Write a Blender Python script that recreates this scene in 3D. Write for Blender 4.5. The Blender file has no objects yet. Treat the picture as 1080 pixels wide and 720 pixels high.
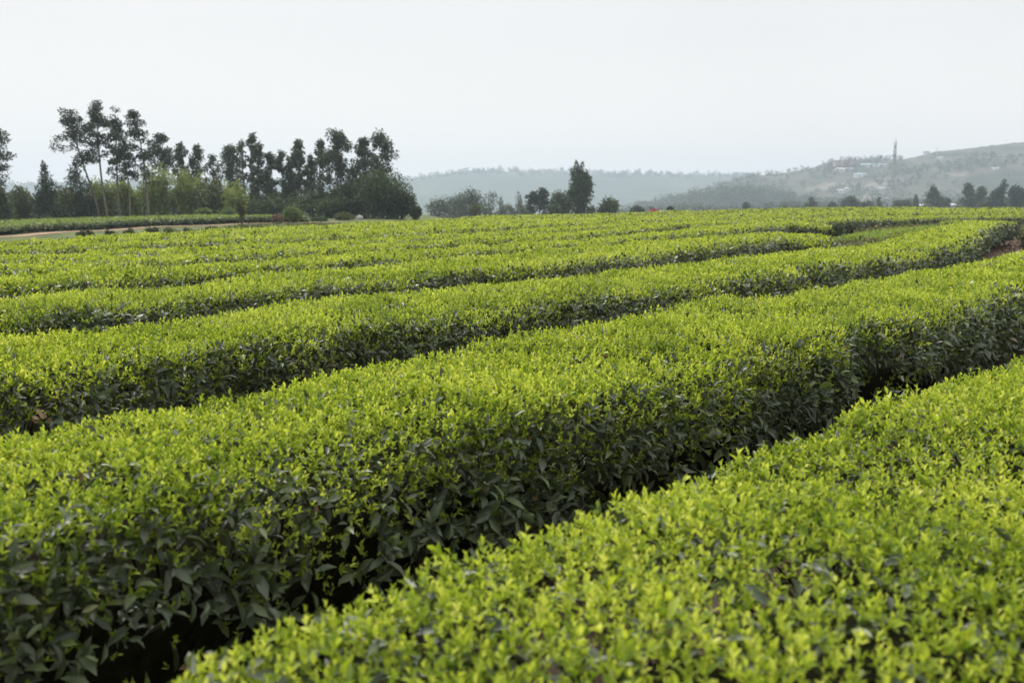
import bpy, math, random
import numpy as np
from mathutils import Vector

# ------------------------------------------------------------------ camera, sky, sun, exposure
scn = bpy.context.scene
COL = scn.collection
FPX, CX, HOR, CAM_Z = 1050.0, 540.0, 215.0, 1.45      # photo focal length in px, centre, horizon line, eye height
PITCH = math.atan((360.0 - HOR) / FPX)

cam_d = bpy.data.cameras.new('camera')
cam_d.sensor_width = 36.0
cam_d.lens = 36.0 * FPX / 1080.0
cam_d.clip_start, cam_d.clip_end = 0.05, 12000
cam_d.dof.use_dof = True
cam_d.dof.focus_distance = 5.5
cam_d.dof.aperture_fstop = 4.2
cam_d.dof.aperture_blades = 9
cam = bpy.data.objects.new('camera', cam_d)
COL.objects.link(cam)
cam.location = (0, 0, CAM_Z)
cam.rotation_euler = (math.pi / 2 - PITCH, 0, 0)
scn.camera = cam

SUN_EL, SUN_AZ = math.radians(56), math.radians(-28)   # hazy sun high, ahead and a little to the left
world = bpy.data.worlds.new('World')
scn.world = world
world.use_nodes = True
wt = world.node_tree
wt.nodes.clear()
w_out = wt.nodes.new('ShaderNodeOutputWorld')
w_bg = wt.nodes.new('ShaderNodeBackground')
w_bg.inputs['Strength'].default_value = 0.10
w_sky = wt.nodes.new('ShaderNodeTexSky')
w_sky.sky_type = 'NISHITA'
w_sky.sun_disc = False
w_sky.sun_elevation = SUN_EL
w_sky.sun_rotation = SUN_AZ
w_sky.dust_density = 6.0
w_geo = wt.nodes.new('ShaderNodeNewGeometry')
w_sep = wt.nodes.new('ShaderNodeSeparateXYZ')
w_ramp = wt.nodes.new('ShaderNodeValToRGB')            # overcast veil: brighter towards the zenith
w_ramp.color_ramp.elements[0].position = 0.0
w_ramp.color_ramp.elements[0].color = (0.535, 0.517, 0.490, 1)
w_ramp.color_ramp.elements[1].position = 1.0
w_ramp.color_ramp.elements[1].color = (1.0, 1.0, 1.0, 1)
for p_, c_ in ((0.06, (0.482, 0.468, 0.452)), (0.16, (0.423, 0.418, 0.413)), (0.36, (0.410, 0.414, 0.420)), (0.55, (0.74, 0.74, 0.74))):
    e = w_ramp.color_ramp.elements.new(p_)
    e.color = (*c_, 1)
w_mul = wt.nodes.new('ShaderNodeVectorMath')
w_mul.operation = 'SCALE'
w_mul.inputs['Scale'].default_value = 15.5
w_mix = wt.nodes.new('ShaderNodeMix')
w_mix.data_type = 'RGBA'
w_mix.inputs['Factor'].default_value = 0.90
wt.links.new(w_geo.outputs['Incoming'], w_sep.inputs[0])
w_neg = wt.nodes.new('ShaderNodeMath'); w_neg.operation = 'MULTIPLY'; w_neg.inputs[1].default_value = -1.0
wt.links.new(w_sep.outputs['Z'], w_neg.inputs[0])
wt.links.new(w_neg.outputs[0], w_ramp.inputs['Fac'])
w_nz = wt.nodes.new('ShaderNodeTexNoise'); w_nz.inputs['Scale'].default_value = 2.2; w_nz.inputs['Detail'].default_value = 4
w_mr = wt.nodes.new('ShaderNodeMapRange'); w_mr.inputs['To Min'].default_value = 0.955; w_mr.inputs['To Max'].default_value = 1.045
w_cl = wt.nodes.new('ShaderNodeVectorMath'); w_cl.operation = 'SCALE'
wt.links.new(w_geo.outputs['Incoming'], w_nz.inputs['Vector']); wt.links.new(w_nz.outputs['Fac'], w_mr.inputs['Value'])
wt.links.new(w_ramp.outputs['Color'], w_cl.inputs[0]); wt.links.new(w_mr.outputs[0], w_cl.inputs['Scale'])
wt.links.new(w_cl.outputs[0], w_mul.inputs[0])
wt.links.new(w_sky.outputs['Color'], w_mix.inputs[6])
wt.links.new(w_mul.outputs[0], w_mix.inputs[7])
wt.links.new(w_mix.outputs[2], w_bg.inputs['Color'])
wt.links.new(w_bg.outputs[0], w_out.inputs['Surface'])

sun_d = bpy.data.lights.new('sun', 'SUN')
sun_d.energy = 2.85
sun_d.angle = math.radians(12)
sun_d.color = (1.0, 0.96, 0.89)
sun = bpy.data.objects.new('sun', sun_d)
COL.objects.link(sun)
to_sun = Vector((math.sin(SUN_AZ) * math.cos(SUN_EL), math.cos(SUN_AZ) * math.cos(SUN_EL), math.sin(SUN_EL)))
sun.rotation_euler = to_sun.to_track_quat('Z', 'Y').to_euler()

scn.view_settings.view_transform = 'Standard'
scn.view_settings.look = 'None'
scn.view_settings.gamma = 1.0
scn.view_settings.exposure = 0.54
scn.view_settings.use_curve_mapping = False
scn.render.engine = 'CYCLES'
cy = scn.cycles
cy.max_bounces = 6
cy.diffuse_bounces = 3
cy.glossy_bounces = 1
cy.transmission_bounces = 3
cy.transparent_max_bounces = 4
cy.volume_bounces = 1
cy.use_denoising = True
cy.caustics_reflective = False
cy.caustics_refractive = False

# ------------------------------------------------------------------ helpers
rng = np.random.default_rng(7)

def sstep(a, b, x):
    t = np.clip((np.asarray(x, float) - a) / (b - a), 0, 1)
    return t * t * (3 - 2 * t)

class Noise:
    """smooth value noise made of a few random plane waves"""
    def __init__(self, seed, wl, n=10):
        r = np.random.default_rng(seed)
        a = r.uniform(0, 2 * np.pi, n)
        k = 2 * np.pi / (wl * r.uniform(0.6, 1.7, n))
        self.kx, self.ky, self.ph = np.cos(a) * k, np.sin(a) * k, r.uniform(0, 2 * np.pi, n)
    def __call__(self, x, y):
        x = np.asarray(x, float)[..., None]; y = np.asarray(y, float)[..., None]
        return np.sin(x * self.kx + y * self.ky + self.ph).sum(-1) / math.sqrt(len(self.kx))   # about -1.4..1.4

def unit(v):
    return v / np.maximum(np.linalg.norm(v, axis=-1, keepdims=True), 1e-9)

def tag(o, label=None, cat=None, group=None, kind=None):
    if label: o['label'] = label
    if cat: o['category'] = cat
    if group: o['group'] = group
    if kind: o['kind'] = kind
    return o

def empty(name, loc):
    o = bpy.data.objects.new(name, None)
    o.location = loc
    o.empty_display_size = 0.3
    COL.objects.link(o)
    return o

def mesh_obj(name, v, f, mat, parent=None, tint=None, smooth=False, quads=None):
    """v (N,3); f (M,3) triangles; quads (K,4); tint (N,2) per-vertex numbers read by the materials"""
    v = np.asarray(v, np.float32)
    f = np.zeros((0, 3), np.int32) if f is None or len(f) == 0 else np.asarray(f, np.int32)
    q = np.zeros((0, 4), np.int32) if quads is None or len(quads) == 0 else np.asarray(quads, np.int32)
    me = bpy.data.meshes.new(name)
    me.vertices.add(len(v))
    me.vertices.foreach_set('co', v.ravel())
    idx = np.concatenate([f.ravel(), q.ravel()])
    me.loops.add(len(idx))
    me.loops.foreach_set('vertex_index', idx)
    me.polygons.add(len(f) + len(q))
    me.polygons.foreach_set('loop_start', np.concatenate([np.arange(len(f)) * 3, len(f) * 3 + np.arange(len(q)) * 4]).astype(np.int32))
    me.update(calc_edges=True)
    if smooth:
        me.polygons.foreach_set('use_smooth', np.ones(len(f) + len(q), bool))
    if tint is not None:
        a = me.attributes.new('tint', 'FLOAT_COLOR', 'POINT')
        c = np.zeros((len(v), 4), np.float32)
        c[:, :tint.shape[1]] = tint
        c[:, 3] = 1
        a.data.foreach_set('color', c.ravel())
    me.materials.append(mat)
    o = bpy.data.objects.new(name, me)
    COL.objects.link(o)
    if parent is not None:
        o.parent = parent
    return o

class MB:
    """collects boxes, tubes and quads into one mesh"""
    def __init__(self): self.v, self.f, self.q, self.n = [], [], [], 0
    def add(self, v, f=(), q=()):
        v = np.asarray(v, float)
        if len(f): self.f.append(np.asarray(f, int) + self.n)
        if len(q): self.q.append(np.asarray(q, int) + self.n)
        self.v.append(v); self.n += len(v)
    def box(self, c, s, rz=0.0, taper=1.0):
        x, y, z = s[0] / 2, s[1] / 2, s[2] / 2
        p = np.array([(-x, -y, -z), (x, -y, -z), (x, y, -z), (-x, y, -z), (-x * taper, -y * taper, z), (x * taper, -y * taper, z), (x * taper, y * taper, z), (-x * taper, y * taper, z)])
        ca, sa = math.cos(rz), math.sin(rz)
        p = np.stack([p[:, 0] * ca - p[:, 1] * sa, p[:, 0] * sa + p[:, 1] * ca, p[:, 2]], 1) + np.asarray(c, float)
        self.add(p, q=[(0, 3, 2, 1), (4, 5, 6, 7), (0, 1, 5, 4), (1, 2, 6, 5), (2, 3, 7, 6), (3, 0, 4, 7)])
    def tube(self, pts, radii, n=6):
        pts = np.asarray(pts, float); m = len(pts)
        radii = np.broadcast_to(np.asarray(radii, float), (m,))
        t = unit(np.gradient(pts, axis=0))
        ref = np.where(np.abs(t[:, 2:3]) > 0.9, np.array([[1.0, 0, 0]]), np.array([[0, 0, 1.0]]))
        a = unit(np.cross(t, ref)); b = np.cross(t, a)
        ang = np.arange(n) * 2 * np.pi / n
        ring = pts[:, None] + radii[:, None, None] * (np.cos(ang)[None, :, None] * a[:, None] + np.sin(ang)[None, :, None] * b[:, None])
        q = [(i * n + j, i * n + (j + 1) % n, (i + 1) * n + (j + 1) % n, (i + 1) * n + j) for i in range(m - 1) for j in range(n)]
        self.add(ring.reshape(-1, 3), q=q)
        self.add(ring[-1], f=[(0, j, j + 1) for j in range(1, n - 1)])
    def build(self, name, mat, parent=None, smooth=False):
        return mesh_obj(name, np.concatenate(self.v), np.concatenate(self.f) if self.f else None, mat, parent,
                        quads=np.concatenate(self.q) if self.q else None, smooth=smooth)

# ------------------------------------------------------------------ materials
def new_mat(name):
    m = bpy.data.materials.new(name)
    m.use_nodes = True
    return m, m.node_tree, m.node_tree.nodes['Principled BSDF']

def leaf_mat(name, stops, translucent, rough, spec=0.5, patch=None, trans_gain=(1.25, 1.3, 0.8)):
    """stops: (pos, colour) along the per-leaf random number; patch: colour blended in by the second number"""
    m, t, b = new_mat(name)
    at = t.nodes.new('ShaderNodeAttribute'); at.attribute_name = 'tint'
    sp = t.nodes.new('ShaderNodeSeparateColor')
    t.links.new(at.outputs['Color'], sp.inputs[0])
    rp = t.nodes.new('ShaderNodeValToRGB')
    els = rp.color_ramp.elements
    els[0].position, els[0].color = stops[0][0], (*stops[0][1], 1)
    els[1].position, els[1].color = stops[-1][0], (*stops[-1][1], 1)
    for p, c in stops[1:-1]:
        x = els.new(p); x.color = (*c, 1)
    t.links.new(sp.outputs[0], rp.inputs['Fac'])
    col = rp.outputs['Color']
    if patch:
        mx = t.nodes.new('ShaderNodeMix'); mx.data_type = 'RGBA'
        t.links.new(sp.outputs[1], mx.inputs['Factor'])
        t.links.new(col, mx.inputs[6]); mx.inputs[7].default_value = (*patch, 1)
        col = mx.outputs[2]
    t.links.new(col, b.inputs['Base Color'])
    b.inputs['Roughness'].default_value = rough
    b.inputs['Specular IOR Level'].default_value = spec
    tr = t.nodes.new('ShaderNodeBsdfTranslucent')
    g = t.nodes.new('ShaderNodeMix'); g.data_type = 'RGBA'; g.blend_type = 'MULTIPLY'; g.inputs['Factor'].default_value = 1.0
    t.links.new(col, g.inputs[6]); g.inputs[7].default_value = (*trans_gain, 1)
    t.links.new(g.outputs[2], tr.inputs['Color'])
    ms = t.nodes.new('ShaderNodeMixShader'); ms.inputs[0].default_value = translucent
    out = t.nodes['Material Output']
    t.links.new(b.outputs[0], ms.inputs[1]); t.links.new(tr.outputs[0], ms.inputs[2]); t.links.new(ms.outputs[0], out.inputs['Surface'])
    return m

def noise_mat(name, stops, scale, rough=0.9, bump=0.0, detail=6.0, spec=0.2, bscale=None, dist=0.0):
    m, t, b = new_mat(name)
    tc = t.nodes.new('ShaderNodeTexCoord')
    nz = t.nodes.new('ShaderNodeTexNoise')
    nz.inputs['Scale'].default_value = scale; nz.inputs['Detail'].default_value = detail; nz.inputs['Distortion'].default_value = dist
    t.links.new(tc.outputs['Object'], nz.inputs['Vector'])
    rp = t.nodes.new('ShaderNodeValToRGB')
    els = rp.color_ramp.elements
    els[0].position, els[0].color = stops[0][0], (*stops[0][1], 1)
    els[1].position, els[1].color = stops[-1][0], (*stops[-1][1], 1)
    for p, c in stops[1:-1]:
        x = els.new(p); x.color = (*c, 1)
    t.links.new(nz.outputs['Fac'], rp.inputs['Fac'])
    t.links.new(rp.outputs['Color'], b.inputs['Base Color'])
    b.inputs['Roughness'].default_value = rough
    b.inputs['Specular IOR Level'].default_value = spec
    if bump:
        n2 = t.nodes.new('ShaderNodeTexNoise'); n2.inputs['Scale'].default_value = bscale or scale * 4; n2.inputs['Detail'].default_value = 8
        t.links.new(tc.outputs['Object'], n2.inputs['Vector'])
        bp = t.nodes.new('ShaderNodeBump'); bp.inputs['Strength'].default_value = bump; bp.inputs['Distance'].default_value = 0.05
        t.links.new(n2.outputs['Fac'], bp.inputs['Height']); t.links.new(bp.outputs[0], b.inputs['Normal'])
    return m

def flat_mat(name, c, rough=0.6, var=0.25, scale=3.0, metal=0.0):
    lo = tuple(x * (1 - var) for x in c); hi = tuple(min(1, x * (1 + var)) for x in c)
    m = noise_mat(name, [(0.3, lo), (0.7, hi)], scale, rough)
    m.node_tree.nodes['Principled BSDF'].inputs['Metallic'].default_value = metal
    return m

M_SHOOT = leaf_mat('young_tea_leaf', [(0.0, (0.085, 0.140, 0.014)), (0.45, (0.232, 0.306, 0.030)), (0.80, (0.460, 0.515, 0.065)), (1.0, (0.60, 0.62, 0.14))],
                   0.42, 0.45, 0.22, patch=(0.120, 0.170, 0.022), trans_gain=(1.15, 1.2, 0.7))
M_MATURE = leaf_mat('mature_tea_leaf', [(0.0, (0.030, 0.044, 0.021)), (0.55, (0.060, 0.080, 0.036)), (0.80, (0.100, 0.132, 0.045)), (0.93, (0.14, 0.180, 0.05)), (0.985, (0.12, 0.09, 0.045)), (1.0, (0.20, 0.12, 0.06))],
                    0.18, 0.47, 0.5)
M_DULL = leaf_mat('dry_tea_leaf', [(0.0, (0.045, 0.055, 0.018)), (0.5, (0.095, 0.105, 0.030)), (0.8, (0.15, 0.13, 0.055)), (1.0, (0.17, 0.12, 0.075))], 0.2, 0.6, 0.3)
M_YOUNGDULL = leaf_mat('clipped_tea_leaf', [(0.0, (0.11, 0.17, 0.024)), (0.5, (0.20, 0.275, 0.036)), (1.0, (0.30, 0.37, 0.06))], 0.3, 0.5, 0.3)
M_TWIG_SHADE = noise_mat('tea_twig_and_inner_shade', [(0.3, (0.006, 0.007, 0.003)), (0.7, (0.022, 0.021, 0.011))], 25, 1.0, spec=0.0)  # shade inside the bush is put into this near-black colour; stems share it
M_SOIL = None

# ------------------------------------------------------------------ terrain
LEFT_CTRL = np.array([(-28.3, 55, -.38), (-26.6, 60, -.20), (-21.4, 66, .0), (-17.0, 70, .12), (-41, 80, -.15), (-33, 85, .30), (-23, 88, .22), (-12.7, 95, .10),
                      (-10, 20, 0), (-9.5, 25, 0), (-8, 34, 0), (-5, 45, 0), (-16, 30, -.05), (-20, 40, -.15), (-55, 110, 0.), (-60, 60, -.4), (-10, 60, .05), (-25, 110, .2), (-10, 110, 0.)])
N_GROUND = Noise(3, 9.0)
def ground_z(x, y):
    x = np.asarray(x, float); y = np.asarray(y, float)
    rise = 0.42 * sstep(36, 66, y) * sstep(0, 18, x)
    d2 = (x[..., None] - LEFT_CTRL[:, 0]) ** 2 + (y[..., None] - LEFT_CTRL[:, 1]) ** 2
    w = 1.0 / (d2 + 9.0) ** 1.8
    zl = (w * LEFT_CTRL[:, 2]).sum(-1) / w.sum(-1)
    left = sstep(-4, -13, x) * sstep(14, 24, y)
    far = 13.0 * sstep(76, 340, y) ** 1.05
    far_l = 13.0 * sstep(125, 380, y)
    z = (1 - left) * rise + left * zl - ((1 - left) * far + left * far_l)
    return z + 0.05 * N_GROUND(x, y) * sstep(70, 130, y)

def axis(lo, hi, d0, grow, dmax):
    out, p, d = [0.0], 0.0, d0
    while p < hi: p += d; out.append(p); d = min(d * grow, dmax)
    p, d, neg = 0.0, d0, []
    while p > lo: p -= d; neg.append(p); d = min(d * grow, dmax)
    return np.array(neg[::-1] + out)

def grid_mesh(name, X, Y, Z, mat, smooth=True):
    ny, nx = X.shape
    i = np.arange(ny - 1)[:, None] * nx + np.arange(nx - 1)[None, :]
    q = np.stack([i, i + 1, i + nx + 1, i + nx], -1).reshape(-1, 4)
    return mesh_obj(name, np.stack([X, Y, Z], -1).reshape(-1, 3), None, mat, quads=q, smooth=smooth)

def ground_material():
    m, t, b = new_mat('soil_and_fields')
    tc = t.nodes.new('ShaderNodeTexCoord')
    def nz(scale, detail=6):
        n = t.nodes.new('ShaderNodeTexNoise'); n.inputs['Scale'].default_value = scale; n.inputs['Detail'].default_value = detail
        t.links.new(tc.outputs['Object'], n.inputs['Vector']); return n
    def ramp(src, stops):
        r = t.nodes.new('ShaderNodeValToRGB'); e = r.color_ramp.elements
        e[0].position, e[0].color = stops[0][0], (*stops[0][1], 1); e[1].position, e[1].color = stops[-1][0], (*stops[-1][1], 1)
        for p, c in stops[1:-1]:
            x = e.new(p); x.color = (*c, 1)
        t.links.new(src, r.inputs['Fac']); return r
    soil = ramp(nz(5.0, 9).outputs['Fac'], [(0.3, (0.046, 0.030, 0.020)), (0.5, (0.098, 0.066, 0.046)), (0.72, (0.17, 0.122, 0.090))])
    turf = ramp(nz(0.8, 8).outputs['Fac'], [(0.3, (0.045, 0.060, 0.020)), (0.55, (0.085, 0.105, 0.035)), (0.75, (0.13, 0.115, 0.05))])
    field = ramp(nz(0.012, 5).outputs['Fac'], [(0.3, (0.035, 0.050, 0.022)), (0.5, (0.08, 0.10, 0.04)), (0.62, (0.14, 0.115, 0.07)), (0.75, (0.07, 0.09, 0.035))])
    sp = t.nodes.new('ShaderNodeSeparateXYZ'); t.links.new(tc.outputs['Object'], sp.inputs[0])
    def mapr(src, a, c):
        n = t.nodes.new('ShaderNodeMapRange'); n.inputs['From Min'].default_value = a; n.inputs['From Max'].default_value = c
        t.links.new(src, n.inputs['Value']); return n.outputs[0]
    def mix(f, a, c):
        n = t.nodes.new('ShaderNodeMix'); n.data_type = 'RGBA'; t.links.new(f, n.inputs['Factor']); t.links.new(a, n.inputs[6]); t.links.new(c, n.inputs[7]); return n.outputs[2]
    lx = t.nodes.new('ShaderNodeMath'); lx.operation = 'MULTIPLY_ADD'          # grass beyond the left edge of the tea field
    t.links.new(sp.outputs['Y'], lx.inputs[0]); lx.inputs[1].default_value = -0.25; t.links.new(sp.outputs['X'], lx.inputs[2])
    near_left = mapr(lx.outputs[0], -14.5, -16.5)
    c1 = mix(near_left, soil.outputs[0], turf.outputs[0])
    c2 = mix(mapr(sp.outputs['Y'], 62, 80), c1, turf.outputs[0])
    c3 = mix(mapr(sp.outputs['Y'], 120, 260), c2, field.outputs[0])
    t.links.new(c3, b.inputs['Base Color'])
    b.inputs['Roughness'].default_value = 0.95; b.inputs['Specular IOR Level'].default_value = 0.15
    n2 = nz(14.0, 10)
    bp = t.nodes.new('ShaderNodeBump'); bp.inputs['Strength'].default_value = 0.9; bp.inputs['Distance'].default_value = 0.06
    t.links.new(n2.outputs['Fac'], bp.inputs['Height']); t.links.new(bp.outputs[0], b.inputs['Normal'])
    return m

xs = axis(-2100, 2100, 0.5, 1.035, 100.0)
ys = axis(-120, 2300, 0.5, 1.03, 100.0)
GX, GY = np.meshgrid(xs, ys)
tag(grid_mesh('ground', GX, GY, ground_z(GX, GY), ground_material()), kind='structure')

def ray(u, v):
    """photo pixel -> sideways and upward slope of its line of sight, per metre ahead"""
    xx, yy = (u - CX) / FPX, (360.0 - v) / FPX
    fw = math.cos(PITCH) + yy * math.sin(PITCH)
    return xx / fw, (yy * math.cos(PITCH) - math.sin(PITCH)) / fw

def px_ground(u, v, h, it=60):
    """photo pixel -> point on the surface h above the ground"""
    d = 20.0
    kx, kz = ray(u, v)
    for _ in range(it):
        d = 0.6 * d + 0.4 * min(75.0, max(0.5, (CAM_Z - h - float(ground_z(kx * d, d))) / -kz))
    return np.array([kx * d, d])

def at(u, d):
    """column u of the photo at distance d, on the ground"""
    x = ray(u, HOR)[0] * d
    return x, d, float(ground_z(x, d))

def height_at(v, d):
    return CAM_Z + ray(CX, v)[1] * d

# hills behind: real height fields
def ridge_hill(name, prof, d_ridge, depth_front, depth_back, mat, noise_amp, seed, u_lo, u_hi, base=-13.0, nx=240, nyy=46, lump=0.0):
    pu = np.array([p[0] for p in prof], float); pv = np.array([p[1] for p in prof], float)
    us = np.linspace(u_lo, u_hi, nx)
    top = np.array([height_at(q, d_ridge) for q in np.interp(us, pu, pv)])
    k = np.ones(5) / 5
    top = np.convolve(np.pad(top, 2, mode='edge'), k, 'valid')
    X0 = (us - CX) / FPX * 0.9906 * d_ridge
    tt = np.linspace(-1, 1, nyy)
    yy = np.where(tt < 0, d_ridge + tt * depth_front, d_ridge + tt * depth_back)
    s = np.where(tt < 0, 1 - sstep(0, 1, -tt) ** 0.85, 1 - sstep(0, 1, tt))
    X, Y = np.meshgrid(X0, yy)
    nz1, nz2, nz3 = Noise(seed, depth_front * 0.5), Noise(seed + 1, depth_front * 0.16), Noise(seed + 2, depth_front * 0.03)
    S = s[:, None]
    Z = base + (top[None, :] - base) * S + noise_amp * (nz1(X, Y) * 0.7 + nz2(X, Y) * 0.35) * S * (1 - S) * 4 * 0.5 + lump * nz3(X, Y) * (S > 0.03)
    Z = np.where(S < 0.02, base - 1.5, Z)
    o = grid_mesh(name, X, Y, Z, mat)
    tag(o, kind='structure')
    return lambda x, y: hill_eval(x, y, X0, yy, Z)

def hill_eval(x, y, X0, yy, Z):
    i = np.clip(np.interp(x, X0, np.arange(len(X0))), 0, len(X0) - 1.001)
    j = np.clip(np.interp(y, yy, np.arange(len(yy))), 0, len(yy) - 1.001)
    i0, j0 = i.astype(int), j.astype(int); a, b = i - i0, j - j0
    return (Z[j0, i0] * (1 - a) + Z[j0, i0 + 1] * a) * (1 - b) + (Z[j0 + 1, i0] * (1 - a) + Z[j0 + 1, i0 + 1] * a) * b

M_HILL_FAR = noise_mat('far_hill_woodland', [(0.3, (0.020, 0.034, 0.018)), (0.6, (0.04, 0.058, 0.028)), (0.75, (0.09, 0.085, 0.05))], 0.012, 1.0)
M_HILL = noise_mat('terraced_hill_side', [(0.32, (0.016, 0.026, 0.014)), (0.45, (0.034, 0.044, 0.026)), (0.53, (0.085, 0.074, 0.058)), (0.60, (0.045, 0.055, 0.030)), (0.70, (0.16, 0.14, 0.115))], 0.016, 1.0, detail=7, dist=0.6)
far_hill = ridge_hill('far_hills', [(-300, 200), (0, 197), (200, 192), (340, 192), (430, 189), (462, 185), (482, 181), (520, 180), (550, 182), (600, 181), (618, 183), (640, 184), (700, 184.5), (760, 185), (800, 187), (900, 190), (1200, 186), (1500, 186)],
           2050, 560, 300, M_HILL_FAR, 10, 21, -400, 1500, nx=420, lump=1.4)
right_hill = ridge_hill('hillside', [(690, 212), (720, 205), (760, 194), (790, 187), (830, 182), (858, 177), (872, 171), (905, 169), (945, 169), (962, 166), (985, 160), (1008, 158), (1040, 154), (1062, 151), (1100, 149), (1200, 143), (1400, 138)],
           1150, 470, 260, M_HILL, 9, 31, 680, 1420, nx=330, nyy=70, lump=0.5)

# ------------------------------------------------------------------ leaves
LEAF_V = np.array([(0, 0, 0), (-.36, .28, .10), (0, .28, -.02), (.36, .28, .10), (-.40, .62, .10), (0, .62, -.03), (.40, .62, .10), (0, 1, -.12)], float)   # x across, y along, z up
LEAF_F = np.array([(0, 2, 1), (0, 3, 2), (1, 2, 5), (1, 5, 4), (2, 3, 6), (2, 6, 5), (4, 5, 7), (5, 6, 7)])
DIA_V = np.array([(0, 0, 0), (-.5, .5, .12), (.5, .5, .12), (0, 1, -.05)], float)
DIA_F = np.array([(0, 2, 1), (1, 2, 3)])

def place_leaves(P, D, Nn, L, W, T1, T2, fine):
    """P base points, D directions, Nn face normals, L lengths, W widths -> verts, faces, tint"""
    tv, tf = (LEAF_V, LEAF_F) if fine else (DIA_V, DIA_F)
    D = unit(D); R = unit(np.cross(D, Nn)); U = np.cross(R, D)
    V = (P[:, None] + tv[None, :, 0, None] * (W[:, None, None] * R[:, None]) + tv[None, :, 1, None] * (L[:, None, None] * D[:, None])
         + tv[None, :, 2, None] * (L[:, None, None] * U[:, None]))
    k = len(tv)
    F = tf[None] + (np.arange(len(P)) * k)[:, None, None]
    T = np.repeat(np.stack([T1, T2], 1), k, 0)
    return V.reshape(-1, 3), F.reshape(-1, 3), T

def cat_parts(parts):
    vs, fs, ts, n = [], [], [], 0
    for v, f, t in parts:
        vs.append(v); fs.append(f + n); ts.append(t); n += len(v)
    return np.concatenate(vs), np.concatenate(fs), np.concatenate(ts)

# ------------------------------------------------------------------ tea hedges
HALF = [(0.42, 0.10), (0.60, 0.26), (0.86, 0.46), (1.0, 0.66), (0.99, 0.80), (0.955, 0.90), (0.87, 0.962), (0.64, 0.992), (0.3, 1.0), (0.0, 1.002)]
PROF = np.array([(-a, b) for a, b in HALF] + [(a, b) for a, b in HALF[-2::-1]], float)      # -1 is the near side, +1 the far side

def resample(p, ds):
    p = np.asarray(p, float)
    s = np.concatenate([[0], np.cumsum(np.linalg.norm(np.diff(p, axis=0), axis=1))])
    n = max(4, int(s[-1] / ds) + 1)
    t = np.linspace(0, s[-1], n)
    return np.stack([np.interp(t, s, p[:, 0]), np.interp(t, s, p[:, 1])], 1)

def smooth_curve(p, ds=0.25, it=14, rounds=None):
    q = resample(p, ds)
    for _ in range(it):
        q[1:-1] = 0.25 * q[:-2] + 0.5 * q[1:-1] + 0.25 * q[2:]
    return resample(q, ds)

def extend(p, a, b):
    p = np.asarray(p, float)
    if a: p = np.concatenate([[p[0] + unit(p[0] - p[min(6, len(p) - 1)]) * a], p])
    if b: p = np.concatenate([p, [p[-1] + unit(p[-1] - p[max(-7, -len(p))]) * b]])
    return p

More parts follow.
